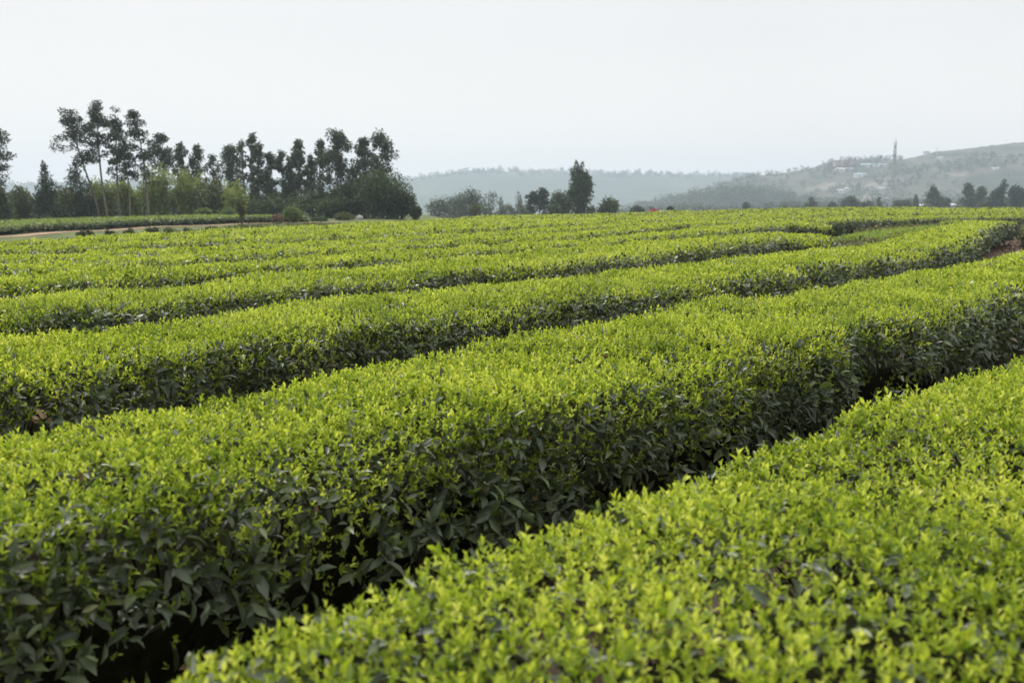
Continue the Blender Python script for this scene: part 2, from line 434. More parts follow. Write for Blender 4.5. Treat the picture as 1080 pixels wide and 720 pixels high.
class HedgeShape:
    def __init__(self, far, width, h, seed, ends=(True, True), end_len=0.9, low=0.0):
        """far: (n,2) curve of the far top edge; width: array or number"""
        self.far = far
        n = len(far)
        self.T = unit(np.gradient(far, axis=0))
        self.Nf = np.stack([-self.T[:, 1], self.T[:, 0]], 1)          # to the left of travel: the far side
        self.w = np.broadcast_to(np.asarray(width, float), (n,)).copy()
        s = np.concatenate([[0], np.cumsum(np.linalg.norm(np.diff(far, axis=0), axis=1))])
        self.s = s
        e0 = np.clip(s / end_len, 0, 1) if ends[0] else np.ones(n)
        e1 = np.clip((s[-1] - s) / end_len, 0, 1) if ends[1] else np.ones(n)
        self.e = np.sqrt(np.maximum(0, 1 - (1 - e0) ** 2)) * np.sqrt(np.maximum(0, 1 - (1 - e1) ** 2))
        self.edir = (1 - e1) - (1 - e0)
        self.c = far + self.Nf * 0.0 - self.Nf * (self.w / 2)[:, None]
        self.h = h
        self.nh, self.nh2, self.nw, self.np = Noise(seed, 1.3), Noise(seed + 11, 0.35), Noise(seed + 23, 0.9), Noise(seed + 37, 0.55)
    def pos(self, i, p, inset=0.0):
        """i: float index along, p in 0..1 around the profile. returns points, normals, relative height"""
        ii = np.clip(i, 0, len(self.s) - 1.001); i0 = ii.astype(int); a = (ii - i0)[:, None]
        def lerp(A): return A[i0] * (1 - a[:, 0]) + A[i0 + 1] * a[:, 0]
        def lerp2(A): return A[i0] * (1 - a) + A[i0 + 1] * a
        c, T, Nf = lerp2(self.c), unit(lerp2(self.T)), unit(lerp2(self.Nf))
        w, e, ed = lerp(self.w), lerp(self.e), lerp(self.edir)
        k = p * (len(PROF) - 1); k0 = np.clip(k.astype(int), 0, len(PROF) - 2); b = k - k0
        lat = PROF[k0, 0] * (1 - b) + PROF[k0 + 1, 0] * b
        zr = PROF[k0, 1] * (1 - b) + PROF[k0 + 1, 1] * b
        dl, dz = (PROF[k0 + 1] - PROF[k0]).T
        hw = w / 2 * e
        wob = 0.055 * self.nw(c[:, 0] + lat, c[:, 1] - lat) * (1 - np.abs(zr - 0.6)) * e
        xy = c + Nf * (lat * (hw + wob - inset))[:, None]
        h = self.h * (0.80 + 0.20 * e) + 0.020 * self.nh(xy[:, 0], xy[:, 1]) + 0.009 * self.nh2(xy[:, 0], xy[:, 1])
        z = ground_z(xy[:, 0], xy[:, 1]) + zr * (h - inset)
        n2 = unit(np.stack([-dz * self.h, dl * w / 2], 1))            # outward in (lateral, z); profile runs near -> top -> far
        nrm = unit(np.concatenate([Nf * n2[:, :1] + T * (ed * (1 - e))[:, None] * 0.8, n2[:, 1:2]], 1))
        return np.concatenate([xy, z[:, None]], 1), nrm, zr, lat
    def samples(self, density, rs):
        seg = np.linalg.norm(np.diff(self.c, axis=0), axis=1)
        mid = (self.c[1:] + self.c[:-1]) / 2
        d = np.hypot(mid[:, 0], mid[:, 1])
        per = 0.9 * self.w[1:] + 1.7 * self.h
        lam = seg * per * density(d)
        cnt = rs.poisson(lam)
        i = np.repeat(np.arange(len(seg)), cnt) + rs.random(cnt.sum())
        # equal-area choice around the profile
        L = np.linalg.norm(np.diff(PROF * np.array([[0.65, self.h]]), axis=0), axis=1)
        cum = np.concatenate([[0], np.cumsum(L)]) / L.sum()
        p = np.interp(rs.random(len(i)), cum, np.linspace(0, 1, len(PROF)))
        return i, p, np.repeat(d, cnt)

def hedge(label, far, width, h=0.80, seed=1, ends=(True, True), style='lush', rho=1.0, name='tea_hedge', group='tea hedges', hollows=()):
    S = HedgeShape(far, width, h, seed, ends)
    rs = np.random.default_rng(seed * 101 + 5)
    k = len(far) // 2
    base = np.array([S.c[k, 0], S.c[k, 1], float(ground_z(S.c[k, 0], S.c[k, 1]))])
    root = tag(empty(name, base), label, 'hedge', group)
    D0 = 4300 * rho
    def lod(d): return np.minimum(1.0, (6.0 / np.maximum(d, 0.5)) ** 1.06)
    # ---- young shoots
    i, p, d = S.samples(lambda d: D0 * lod(d), rs)
    P, N, zr, lat = S.pos(i, p)
    patch = S.np(P[:, 0], P[:, 1]) * 0.45 + Noise(seed + 50, 0.15)(P[:, 0], P[:, 1]) * 0.45 + Noise(seed + 60, 2.2)(P[:, 0], P[:, 1]) * 0.22
    if style == 'dry':
        keep_p = 0.10 * sstep(0.7, 1, zr)
    elif style == 'clipped':
        keep_p = 0.95 * sstep(0.35, 0.75, zr)
    else:
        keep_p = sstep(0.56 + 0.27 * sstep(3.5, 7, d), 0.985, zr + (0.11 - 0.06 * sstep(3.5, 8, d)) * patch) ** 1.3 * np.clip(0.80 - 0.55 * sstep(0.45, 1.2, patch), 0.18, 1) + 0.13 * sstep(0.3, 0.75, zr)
        keep_p *= np.where((lat > 0.0) & (zr < 0.75), 0.5, 1)
    m = rs.random(len(i)) < keep_p
    P, N, zr, d, patch = P[m], N[m], zr[m], d[m], patch[m]
    size = (1.0 / lod(d)) ** 0.42
    up = np.array([0, 0, 1.0])
    ax = unit(0.40 * N + 0.70 * up + rs.normal(0, 0.26, P.shape) * (1 + 1.2 * sstep(0.95, 0.7, zr))[:, None])
    P = P + N * rs.uniform(-0.045, 0.012, len(P))[:, None] * np.minimum(size, 2)[:, None] + up * (rs.random(len(P)) ** 3 * 0.03)[:, None]
    tall = rs.uniform(0.60, 1.25, len(P)) * np.where(rs.random(len(P)) < 0.07, 1.45, 1) * (1 - 0.20 * patch).clip(0.6, 1.3)
    hue = np.clip(rs.normal(0.53, 0.18, len(P)) - 0.16 * Noise(seed + 70, 0.9)(P[:, 0], P[:, 1]) * 0.7, 0, 1)
    fine = d < 5.5
    parts = []
    e1 = unit(np.cross(ax, up + 0.3)); e2 = np.cross(ax, e1)
    ph0 = rs.random(len(P)) * 6.28
    for kk in range(5):
        sel = np.ones(len(P), bool) if kk < 3 else (d < 11)
        ph = ph0 + kk * 2.4 + rs.normal(0, 0.3, len(P))
        tilt = np.array([0.13, 0.38, 0.68, 0.52, 0.95])[kk] + rs.normal(0, 0.13, len(P)) + 0.10 * (size - 1)
        rad = np.cos(ph)[:, None] * e1 + np.sin(ph)[:, None] * e2
        Dd = ax * np.cos(tilt)[:, None] + rad * np.sin(tilt)[:, None]
        Nn = -rad * np.cos(tilt)[:, None] + ax * np.sin(tilt)[:, None]
        L = 0.0175 * np.array([0.85, 0.95, 1.1, 0.9, 1.15])[kk] * tall * size * rs.uniform(0.8, 1.2, len(P))
        W = L * rs.uniform(0.36, 0.53, len(P)) * np.where(d > 9, 1.3, 1)
        base_p = P + ax * (0.008 * (1 if kk < 2 else -0.6)) * tall[:, None]
        t1 = np.clip(hue + (0.22, 0.12, -0.04, 0.0, -0.30)[kk] + rs.normal(0, 0.08, len(P)), 0, 1)
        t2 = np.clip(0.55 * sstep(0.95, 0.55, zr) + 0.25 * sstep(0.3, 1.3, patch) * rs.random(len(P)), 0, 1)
        for ff in (True, False):
            q = sel & (fine == ff)
            if q.any():
                parts.append(place_leaves(base_p[q], Dd[q], Nn[q], L[q], W[q], t1[q], t2[q], ff))
    v, f, t = cat_parts(parts)
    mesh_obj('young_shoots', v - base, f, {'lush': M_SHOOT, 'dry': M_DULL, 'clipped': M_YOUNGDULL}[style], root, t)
    # ---- mature leaves: single ones under the shoots, whorls on twig ends down the sides, more inside the bush
    Ps, Ds, Ns, Ls, ds_ = [], [], [], [], []
    i, p, d = S.samples(lambda d: 1050 * rho * lod(d), rs)
    P, N, zr, lat = S.pos(i, p)
    m = (zr > 0.90) & (rs.random(len(i)) < 0.95)
    P, N, d = P[m], N[m], d[m]
    rnd = rs.normal(0, 1, P.shape); rnd[:, 2] *= 0.45
    Ps.append(P - N * rs.uniform(0.005, 0.06, len(P))[:, None]); Ds.append(rnd + up * 0.15); Ns.append(up + rs.normal(0, 0.45, P.shape)); Ls.append(rs.uniform(0.028, 0.060, len(P))); ds_.append(d)
    i, p, d = S.samples(lambda d: 840 * rho * lod(d), rs)
    P, N, zr, lat = S.pos(i, p)
    dens = (0.30 + sstep(0.10, 0.70, zr) * 0.70) * np.maximum(0.78 + 0.50 * S.np(P[:, 0] + 9 + P[:, 2], P[:, 1] + 1.7 * P[:, 2]), 0.75 * sstep(0.45, 0.6, zr)) * (0.30 + 0.70 * sstep(0.22, 0.48, zr))
    for hx, hy, hr in hollows:                                         # bare hollows under the skirt of the bush
        dens = dens * np.where((np.hypot(P[:, 0] - hx, P[:, 1] - hy) < hr * (1.1 - 0.5 * zr)) & (zr < 0.66), 0.10, 1)
    m = (zr < 0.97) & (rs.random(len(i)) < np.where(lat > 0, 0.4, np.clip(dens, 0.03, 1)))
    P, N, zr, d = P[m], N[m], zr[m], d[m]
    deep = rs.random(len(P)) ** 1.5
    C = P - N * (deep * 0.17 - 0.03)[:, None]
    ax = unit(N * 0.75 + up * (0.25 + 0.3 * zr)[:, None] + rs.normal(0, 0.42, P.shape))
    e1 = unit(np.cross(ax, up + 0.2)); e2 = np.cross(ax, e1); ph0 = rs.random(len(P)) * 6.28
    big = rs.uniform(0.65, 1.12, len(P)) * (0.80 + 0.35 * sstep(0.9, 0.4, zr))
    for kk in range(6):
        keep = rs.random(len(P)) < (1.0, 1.0, 0.95, 0.8, 0.6, 0.4)[kk]
        ph = ph0 + kk * 2.4 + rs.normal(0, 0.35, len(P)); tl = 0.55 + 0.17 * kk + rs.normal(0, 0.2, len(P))
        rad = np.cos(ph)[:, None] * e1 + np.sin(ph)[:, None] * e2
        Dd = ax * np.cos(tl)[:, None] + rad * np.sin(tl)[:, None] - up * (0.12 + 0.09 * kk)
        Nn = -rad * np.cos(tl)[:, None] + ax * np.sin(tl)[:, None] + up * 0.55 + rs.normal(0, 0.22, P.shape)
        q = keep
        Ps.append((C - ax * (0.012 * kk))[q]); Ds.append(Dd[q]); Ns.append(Nn[q]); Ls.append((0.071 * big * rs.uniform(0.7, 1.15, len(P)) * (0.62, 0.85, 1.0, 1.05, 1.1, 1.1)[kk])[q]); ds_.append(d[q])
    P, Dd, Nn, L, d = np.concatenate(Ps), np.concatenate(Ds), np.concatenate(Ns), np.concatenate(Ls), np.concatenate(ds_)
    L = L * (1.0 / lod(d)) ** 0.46
    W = L * rs.uniform(0.36, 0.50, len(P))
    t1 = np.clip(rs.beta(2, 2.2, len(P)) * 0.95 + (rs.random(len(P)) < 0.007) * 0.5, 0, 1)
    fine = d < 7
    parts = [place_leaves(P[q], Dd[q], Nn[q], L[q], W[q], t1[q], t1[q] * 0, ff) for ff in (True, False) for q in [fine == ff] if q.any()]
    v, f, t = cat_parts(parts)
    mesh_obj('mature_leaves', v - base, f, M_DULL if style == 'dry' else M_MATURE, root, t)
    # ---- near-black hull so leaf gaps read as shade, plus stems in near hedges
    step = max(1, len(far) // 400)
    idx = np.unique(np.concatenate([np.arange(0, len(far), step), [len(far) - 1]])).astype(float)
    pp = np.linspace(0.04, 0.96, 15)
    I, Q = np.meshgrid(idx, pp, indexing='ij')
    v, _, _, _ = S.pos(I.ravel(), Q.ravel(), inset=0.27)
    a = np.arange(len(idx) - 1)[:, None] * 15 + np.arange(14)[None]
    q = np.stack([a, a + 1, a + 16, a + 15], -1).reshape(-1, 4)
    tw = MB(); tw.add(v - base, q=q)  # inner hull: a dark sheet standing in for shade between the leaves
    near = np.where(np.hypot(S.c[:, 0], S.c[:, 1]) < 8)[0]
    for j in near:
        for _ in range(4):
            b0 = S.c[j] + rs.normal(0, 0.10, 2)
            side_s = -1 if rs.random() < 0.75 else 1
            b1 = S.c[j] + S.Nf[j] * side_s * S.w[j] * 0.5 * S.e[j] * rs.uniform(0.2, 0.95) + S.T[j] * rs.normal(0, 0.2)
            z0 = float(ground_z(b0[0], b0[1]))
            mid = (b0 + b1) / 2 + rs.normal(0, 0.04, 2)
            tw.tube(np.array([(b0[0], b0[1], z0 - 0.02), (mid[0], mid[1], z0 + h * 0.38), (b1[0], b1[1], z0 + h * rs.uniform(0.55, 0.85))]) - base, [0.010, 0.006, 0.0025], 5)
    tw.build('branches_and_shade_hull', M_TWIG_SHADE, root)
    return S

def trace(pts, h=0.80):
    return np.array([px_ground(u, v, h) for u, v in pts])

TR_A = trace([(202, 720), (253, 697), (331, 668), (381, 642), (420, 626), (478, 598), (545, 567), (610, 541), (677, 515), (740, 490), (800, 468), (880, 440), (950, 410), (1021, 385), (1080, 366)])
TR_B = trace([(0, 461), (50, 450), (92, 440), (133, 430), (205, 416), (300, 397), (400, 380), (480, 363), (573, 345), (614, 338), (655, 331), (714, 320), (812, 312), (887, 298), (950, 287), (1024, 277), (1080, 263)])
TR_C = trace([(33, 355), (74, 347), (115, 340), (148, 335), (200, 330), (235, 326), (313, 318), (380, 314), (427, 307), (508, 299), (595, 290), (655, 286), (692, 281), (740, 276), (798, 269), (861, 264), (917, 257), (954, 247), (984, 240), (1006, 236), (1030, 234), (1056, 236)])
TR_D = trace([(0, 319), (44, 313), (81, 309), (133, 305), (200, 298), (258, 293), (332, 286), (380, 281), (421, 278), (501, 271), (560, 266), (633, 259), (684, 255), (740, 250), (790, 247), (840, 246.5), (868, 248.5), (886, 253)])
TR_E = trace([(0, 294), (48, 289), (104, 285), (200, 281), (258, 277), (313, 273), (380, 268), (423, 266), (508, 261), (560, 257), (614, 253), (658, 249), (699, 245), (740, 240), (790, 236), (850, 235.5), (890, 237)])
TR_F = trace([(0, 281), (100, 274), (200, 270), (258, 266), (310, 263), (380, 258.5), (490, 253.5), (560, 249), (595, 246), (658, 240.5), (699, 237)])
TR_F = np.concatenate([TR_F, [(8.5, 36.5), (12.5, 40.5), (17, 43.5), (23, 46), (30, 48), (38, 49.5)]])

cA = smooth_curve(extend(TR_A, 1.6, 4.5), 0.08, 30)
cB = smooth_curve(extend(TR_B, 1.3, 7), 0.08, 60)
cC = smooth_curve(extend(TR_C, 2.2, 0), 0.10, 60)
cD = smooth_curve(extend(TR_D, 3, 0), 0.12, 60)
cE = smooth_curve(extend(TR_E, 3, 0), 0.14, 60)
cF = smooth_curve(extend(TR_F, 4, 0), 0.18, 80)

def gap_width(far, other, gap, lo, hi):
    d = np.sqrt(((far[:, None] - other[None, ::4]) ** 2).sum(-1)).min(1) - gap
    w = np.clip(d, lo, hi)
    for _ in range(60): w[1:-1] = 0.25 * w[:-2] + 0.5 * w[1:-1] + 0.25 * w[2:]
    return w

cA = cA + np.stack([-np.gradient(cA[:, 1]), np.gradient(cA[:, 0])], 1) / 0.08 * (0.03 + 0.09 * sstep(3.2, 1.5, np.hypot(cA[:, 0], cA[:, 1])))[:, None]
hedge('closest tea hedge, bright shoots soft and out of focus, beside the dark soil gap', cA, 1.36, 0.80, 2, (False, False))
wB = gap_width(cB, cA, 0.66, 0.95, 1.35)
hedge('wide tea hedge with large dark leaves hanging over the dark soil gap', cB, wB, 0.80, 3, (False, False), hollows=[(*px_ground(u_, v_, 0.45), r_) for u_, v_, r_ in ((690, 470, 0.55), (900, 395, 0.75), (330, 610, 0.35), (80, 690, 0.4))])
SC = hedge('long tea hedge sweeping to a rounded tip beside the bare brown bank', cC, gap_width(cC, cB, 0.80, 1.0, 1.5), 0.80, 4, (False, True))
hedge('tea hedge with a blunt rounded end beside the patch of dull unkempt bushes', cD, gap_width(cD, cC, 0.90, 1.0, 1.6), 0.80, 5, (False, True))
hedge('tea hedge just behind the blunt ended one, its own end behind the dull bushes', cE, gap_width(cE, cD, 0.98, 0.9, 1.45), 0.80, 6, (False, True))
hedge('sixth tea hedge from the camera, passing behind the dull unkempt bushes', cF, gap_width(cF, cE, 1.0, 0.9, 1.45), 0.80, 7, (False, False))

# rows beyond: parallel to the sixth, ending at the grassy left edge of the field and at the crest
EDGE = np.array([(-15, 0), (-12, 8), (-9.4, 17.6), (-8.9, 22.4), (-7.3, 31.4), (-4.2, 42), (-2.0, 52), (0, 62), (0.5, 90)])
def inside(p):
    ex = np.interp(p[:, 1], EDGE[:, 1], EDGE[:, 0])
    ymax = np.interp(p[:, 0], [-6, 0, 12, 30, 60], [52, 57, 60, 64, 68])
    return (p[:, 0] > ex) & (p[:, 1] < ymax)
far_names = ['seventh', 'eighth', 'ninth', 'tenth', 'eleventh', 'twelfth', 'thirteenth', 'fourteenth', 'fifteenth', 'sixteenth', 'seventeenth', 'eighteenth', 'nineteenth', 'twentieth']
baseF = smooth_curve(extend(cF, 3, 14), 0.3, 60)
for k in range(14):
    off = 1.95 * (k + 1) + 0.12 * math.sin(k * 2.1)
    T = unit(np.gradient(baseF, axis=0)); Nf = np.stack([-T[:, 1], T[:, 0]], 1)
    cur = baseF + Nf * off
    cur = smooth_curve(extend(cur, 14, 0), 0.3, 40)
    ok = inside(cur)
    if ok.sum() < 14: continue
    runs = np.split(np.arange(len(ok)), np.where(np.diff(ok.astype(int)) != 0)[0] + 1)
    ids = max((r_ for r_ in runs if ok[r_[0]]), key=len)
    if len(ids) < 14: continue
    cur = cur[ids[0]:ids[-1] + 1]
    cur = cur + np.stack([0 * cur[:, 0], 0.12 * Noise(90 + k, 6)(cur[:, 0], cur[:, 1])], 1)
    hedge('%s tea hedge from the camera, a thin bright row towards the field crest' % far_names[k], cur, 1.08, 0.78 + 0.03 * math.sin(k), 20 + k, (True, True))

# dull unkempt bushes between the rounded hedge ends, and the dry bank past the long hedge's tip
DULL = [('low dull unkempt tea hedge with thin brownish leaves between rounded hedge ends', [(838, 262), (862, 259), (900, 252.5), (940, 246.5), (975, 241)], 'dry'),
        ('second low dull hedge just behind the first, its leaves half green', [(868, 252), (885, 249), (915, 244.5), (950, 241), (985, 238)], 'clipped'),
        ('third low dull hedge, tight in front of the sixth long tea hedge', [(897, 242), (930, 239), (965, 237), (990, 235.5)], 'dry')]
for k, (lab, pts_, sty) in enumerate(DULL):
    cu = smooth_curve(trace(pts_, 0.62), 0.12, 30)
    hedge(lab, cu, 1.75, 0.62, 61 + k, (True, True), sty, 1.7)
drb = smooth_curve([(16.9, 32.8), (18.6, 36.8), (20.6, 40.6), (24, 43.8)], 0.15, 20)
hedge('dry leafless brown tea hedge on the bare bank past the long hedge tip', drb, 1.15, 0.58, 63, (True, True), 'dry', 2.2)

# clipped terrace rows on the slope behind the dirt path
PATH = np.array([at(-60, 52)[:2], at(0, 55)[:2], at(74, 60)[:2], at(200, 66)[:2], at(284, 70)[:2], at(330, 72)[:2]])
pth = smooth_curve(extend(PATH, 12, 3), 0.6, 12)
Tn = unit(np.gradient(pth, axis=0)); Np = np.stack([-Tn[:, 1], Tn[:, 0]], 1)
terr = ['low dark fronted tea hedge along the upper side of the dirt path', 'clipped tea hedge second up the slope behind the dirt path',
        'clipped tea hedge third up the slope, below the tall pines', 'topmost clipped tea hedge at the foot of the dark trees']
for k, lab in enumerate(terr):
    cur = pth + Np * (2.9 + 2.3 * k)
    hedge(lab, cur[: -3 - 2 * k], 1.6, 0.50, 70 + k, (True, True), 'clipped', 0.9, group='clipped tea hedges behind the dirt path')

# dirt path
M_PATH = noise_mat('reddish_dirt', [(0.3, (0.19, 0.115, 0.075)), (0.7, (0.33, 0.225, 0.155))], 1.2, 0.95, 0.4)
lat = np.linspace(-0.55, 0.7, 5)
PX = pth[:, None, 0] + Np[:, None, 0] * lat[None]; PY = pth[:, None, 1] + Np[:, None, 1] * lat[None]
tag(grid_mesh('dirt_path', PX, PY, ground_z(PX, PY) + 0.02, M_PATH), kind='structure')

# haze: one closed box of thin air round everything
hz = MB(); hz.box((0, 1110, 40), (4500, 2720, 116))
hm = bpy.data.materials.new('hazy_air'); hm.use_nodes = True
ht = hm.node_tree; ht.nodes.clear()
ho = ht.nodes.new('ShaderNodeOutputMaterial'); hv = ht.nodes.new('ShaderNodeVolumePrincipled')
hv.inputs['Color'].default_value = (0.57, 0.665, 0.78, 1)
hv.inputs['Density'].default_value = 0.00048
hv.inputs['Anisotropy'].default_value = 0.25
ht.links.new(hv.outputs[0], ho.inputs['Volume'])
tag(hz.build('haze', hm), kind='stuff')
#TREES
# ------------------------------------------------------------------ trees
def tree_leaf(name, a, b, c, tl=0.25):
    return leaf_mat(name, [(0.0, a), (0.5, b), (1.0, c)], tl, 0.6, 0.25)
M_PINE = tree_leaf('pine_needles', (0.012, 0.022, 0.012), (0.026, 0.042, 0.020), (0.05, 0.07, 0.03))
M_EUC = tree_leaf('eucalyptus_leaf', (0.022, 0.034, 0.018), (0.045, 0.062, 0.030), (0.085, 0.10, 0.05))
M_BROAD = tree_leaf('broadleaf', (0.020, 0.034, 0.012), (0.042, 0.064, 0.022), (0.08, 0.105, 0.035))
M_BAMBOO = tree_leaf('bamboo_leaf', (0.075, 0.100, 0.022), (0.17, 0.205, 0.050), (0.27, 0.30, 0.085), 0.4)
M_OLIVE = tree_leaf('olive_green_leaf', (0.040, 0.050, 0.014), (0.075, 0.088, 0.026), (0.12, 0.13, 0.045))
M_SHRUB = tree_leaf('shrub_leaf', (0.045, 0.07, 0.018), (0.085, 0.125, 0.03), (0.14, 0.185, 0.05), 0.3)
M_BROWN = tree_leaf('dry_shrub_leaf', (0.06, 0.045, 0.03), (0.12, 0.085, 0.055), (0.19, 0.14, 0.09))
M_BARK_PALE = noise_mat('pale_bark', [(0.3, (0.09, 0.08, 0.066)), (0.7, (0.19, 0.17, 0.145))], 3.0, 0.9)
M_BARK = noise_mat('dark_bark', [(0.3, (0.045, 0.035, 0.028)), (0.7, (0.12, 0.098, 0.078))], 4.0, 0.95)

def crown_leaves(rs, blobs, n, size, droop=0.0, fill=0.55, elong=1.7):
    """blobs: rows (x,y,z,rx,ry,rz); leaves in the outer part of every blob, uneven in density"""
    B = np.asarray(blobs, float)
    wgt = (B[:, 3] * B[:, 4] * B[:, 5]) ** (2 / 3) * rs.uniform(0.6, 1.4, len(B))
    cnt = rs.multinomial(n, wgt / wgt.sum())
    bi = np.repeat(np.arange(len(B)), cnt)
    u = unit(rs.normal(0, 1, (n, 3)))
    rad = 1 - (1 - fill) * rs.random(n) ** 1.6 + rs.normal(0, 0.10, n) + 0.35 * (rs.random(n) < 0.10) * rs.random(n)
    c = B[bi]
    nz = Noise(int(rs.integers(1e6)), 0.8)
    lump = 1 + 0.16 * nz(u[:, 0] * 2 + bi, u[:, 2] * 2 + u[:, 1])
    P = c[:, :3] + u * c[:, 3:6] * (rad * lump)[:, None]
    D = unit(u * 0.6 + rs.normal(0, 0.7, (n, 3)) + np.array([0, 0, -droop]))
    Nn = unit(u + rs.normal(0, 0.8, (n, 3)))
    L = size * rs.uniform(0.6, 1.4, n) * elong
    W = size * rs.uniform(0.6, 1.3, n)
    t1 = np.clip(rs.beta(2, 2, n) * 0.8 + 0.25 * (rs.random(len(B))[bi] - 0.5) + 0.1, 0, 1)
    return place_leaves(P, D, Nn, L, W, t1, t1 * 0, False)

def plant(name, label, cat, u, d, v_top, width_px, kind, mat, bark, seed, group, lean=0.0, n=2600, v_crown=None, trunk_r=None, base_off=0.0, leaf=None, share=None):
    """u: photo column of the stem's foot, d: distance, v_top: photo row of the tip, width_px: crown width; lean: columns the tip is offset by"""
    rs = np.random.default_rng(seed)
    x, y, z0 = at(u, d)
    z0 += base_off
    H = height_at(v_top, d) - z0
    W = width_px / FPX * d / 2
    lx = lean / FPX * d
    root = tag(empty(name, (x, y, z0 - 0.05)), label, cat, group)
    hb = 0.3 * H if v_crown is None else max(0.02 * H, height_at(v_crown, d) - z0)     # where the crown begins
    Hc = H - hb
    def axis_at(h):
        t = np.clip(h / H, 0, 1)
        return np.array([lx * t ** 1.3 + 0.012 * H * math.sin(5 * t + seed), 0.012 * H * math.cos(4 * t + seed), h])
    blobs, limbs = [], []
    if kind == 'pine':
        W *= 1.12                            # tufted plates round an open trunk
        for k in range(rs.integers(52, 62)):
            t = rs.random() ** 0.9
            h = hb + Hc * (0.06 + 0.92 * t)
            r = W * (0.95 - 0.70 * max(0, t - 0.45) / 0.55) * (0.45 + 0.55 * min(1, t / 0.4)) * rs.uniform(0.1, 1.0)
            a = rs.random() * 6.28
            c = axis_at(h) + np.array([math.cos(a) * r, math.sin(a) * r, 0.05 * Hc * rs.normal()])
            s = W * rs.uniform(0.11, 0.22)
            blobs.append((*c, s * 1.2, s * 1.2, s * 0.7)); limbs.append((h - 0.10 * Hc, c))
        blobs.append((*axis_at(H - 0.22 * W), 0.2 * W, 0.2 * W, 0.2 * W))
    elif kind == 'euc':                      # slender, small bunches up a straight stem with sky between them
        m = int(18 + 34 * min(1, W / 2.2))
        W *= 1.25
        for k in range(m):
            t = (k + rs.random()) / m
            h = hb + Hc * (0.03 + 0.93 * t)
            prof = 0.55 + 0.45 * math.sin(math.pi * min(1, t * 1.05 + 0.12)) if t < 0.8 else 0.62 - 1.7 * (t - 0.8)
            r = W * prof * rs.uniform(0.05, 1.0)
            a = rs.random() * 6.28
            c = axis_at(h) + np.array([math.cos(a) * r, math.sin(a) * r, 0])
            s = max(0.20, W * rs.uniform(0.14, 0.30))
            blobs.append((*c, s, s, s * rs.uniform(0.8, 1.4))); limbs.append((h - 0.08 * H, c))
        blobs.append((*axis_at(H - 0.18 * W), 0.2 * W, 0.2 * W, 0.16 * W))
    elif kind == 'cone':
        for k in range(26):
            t = (k + rs.random()) / 26
            h = hb + Hc * t
            r = W * (1 - t) ** 0.8 * rs.uniform(0.3, 0.85); a = rs.random() * 6.28
            c = axis_at(h) + np.array([math.cos(a) * r, math.sin(a) * r, 0]); s = W * (0.32 * (1 - t) + 0.10)
            blobs.append((*c, s, s, s * 1.2)); limbs.append((h, c))
    elif kind == 'bamboo':                   # many arching plumes from one foot
        for k in range(15):
            a = rs.random() * 6.28; rr = W * rs.uniform(0.1, 0.8); hh = H * rs.uniform(0.62, 0.99) * (1 - 0.25 * rr / W)
            tip = np.array([math.cos(a) * rr, math.sin(a) * rr, hh])
            limbs.append((0.0, tip * np.array([1, 1, 0.97])))
            for q in np.linspace(0.10, 1.0, 8):
                pnt = tip * np.array([q ** 1.6, q ** 1.6, q]); s = W * (0.34 - 0.20 * q) * rs.uniform(0.8, 1.2)
                blobs.append((*pnt, s, s, s * 1.6))
    elif kind == 'cypress':
        for (ox, top, ww) in ((-0.22, 1.0, 0.62), (0.16, 0.985, 0.55), (0.45, 0.86, 0.55)):
            for k in range(16):
                t = (k + rs.random()) / 16
                h = H * (0.10 + (top - 0.12) * t)
                r = W * ww * float(np.interp(t, [0, 0.30, 0.60, 0.80, 1.0], [0.62, 0.66, 1.05, 0.85, 0.18]))
                a = rs.random() * 6.28
                blobs.append((ox * W * min(1, t / 0.45) + math.cos(a) * r * 0.35, math.sin(a) * r * 0.35, h, r * 0.62 + 0.05, r * 0.62 + 0.05, H * 0.055))
            blobs.append((ox * W, 0, H * top - 0.25, 0.12, 0.12, 0.5))
    else:                                    # round, broad crown of uneven clumps
        m = 26
        for k in range(m):
            uu = unit(rs.normal(0, 1, 3)); uu[2] = uu[2] * 0.9
            c = np.array([0, 0, hb + Hc * 0.5]) + uu * np.array([W * 0.68, W * 0.68, Hc * 0.38]) * rs.uniform(0.45, 1.05)
            c[0] += lx * (c[2] / H)
            s = rs.uniform(0.24, 0.42)
            blobs.append((*c, W * s, W * s, min(W, Hc) * s * 0.85)); limbs.append((max(0.1 * H, hb * 0.8), c))
        blobs.append((lx * 0.9, 0, hb + Hc * 0.5, W * 0.55, W * 0.55, Hc * 0.38))
    tb = MB()
    tr = trunk_r or max(0.05, 0.0105 * H)
    hs = np.linspace(0, H * (0.96 if kind not in ('round', 'bamboo', 'cypress') else 0.6), 9)
    if kind == 'bamboo':
        for h0, tip in limbs: tb.tube(np.array([tip * np.array([q ** 1.6, q ** 1.6, q]) + np.array([0.1 * math.sin(tip[0] * 9), 0, 0]) for q in np.linspace(0, 1, 5)]), np.linspace(0.045, 0.015, 5), 5)
    else:
        tb.tube(np.array([axis_at(h) for h in hs]), tr * (1 - 0.8 * hs / H) + 0.01, 7)
        for h0, c in limbs[:16]:
            a0 = axis_at(max(0.05 * H, min(h0, H * 0.9)))
            tb.tube(np.array([a0, (a0 + c) / 2 + np.array([0, 0, 0.03 * H]), c]), [tr * 0.35, tr * 0.25, tr * 0.1], 5)
    tb.build('trunk' if kind != 'bamboo' else 'canes', bark, root)
    dr = {'pine': 0.0, 'euc': 0.9, 'bamboo': 0.8, 'cone': 0.3, 'cypress': -0.9}.get(kind, 0.2)
    sz = leaf or max(0.08, d * 0.00140)
    n = int(n * (1.15 if kind in ('euc', 'pine') else 1.45))
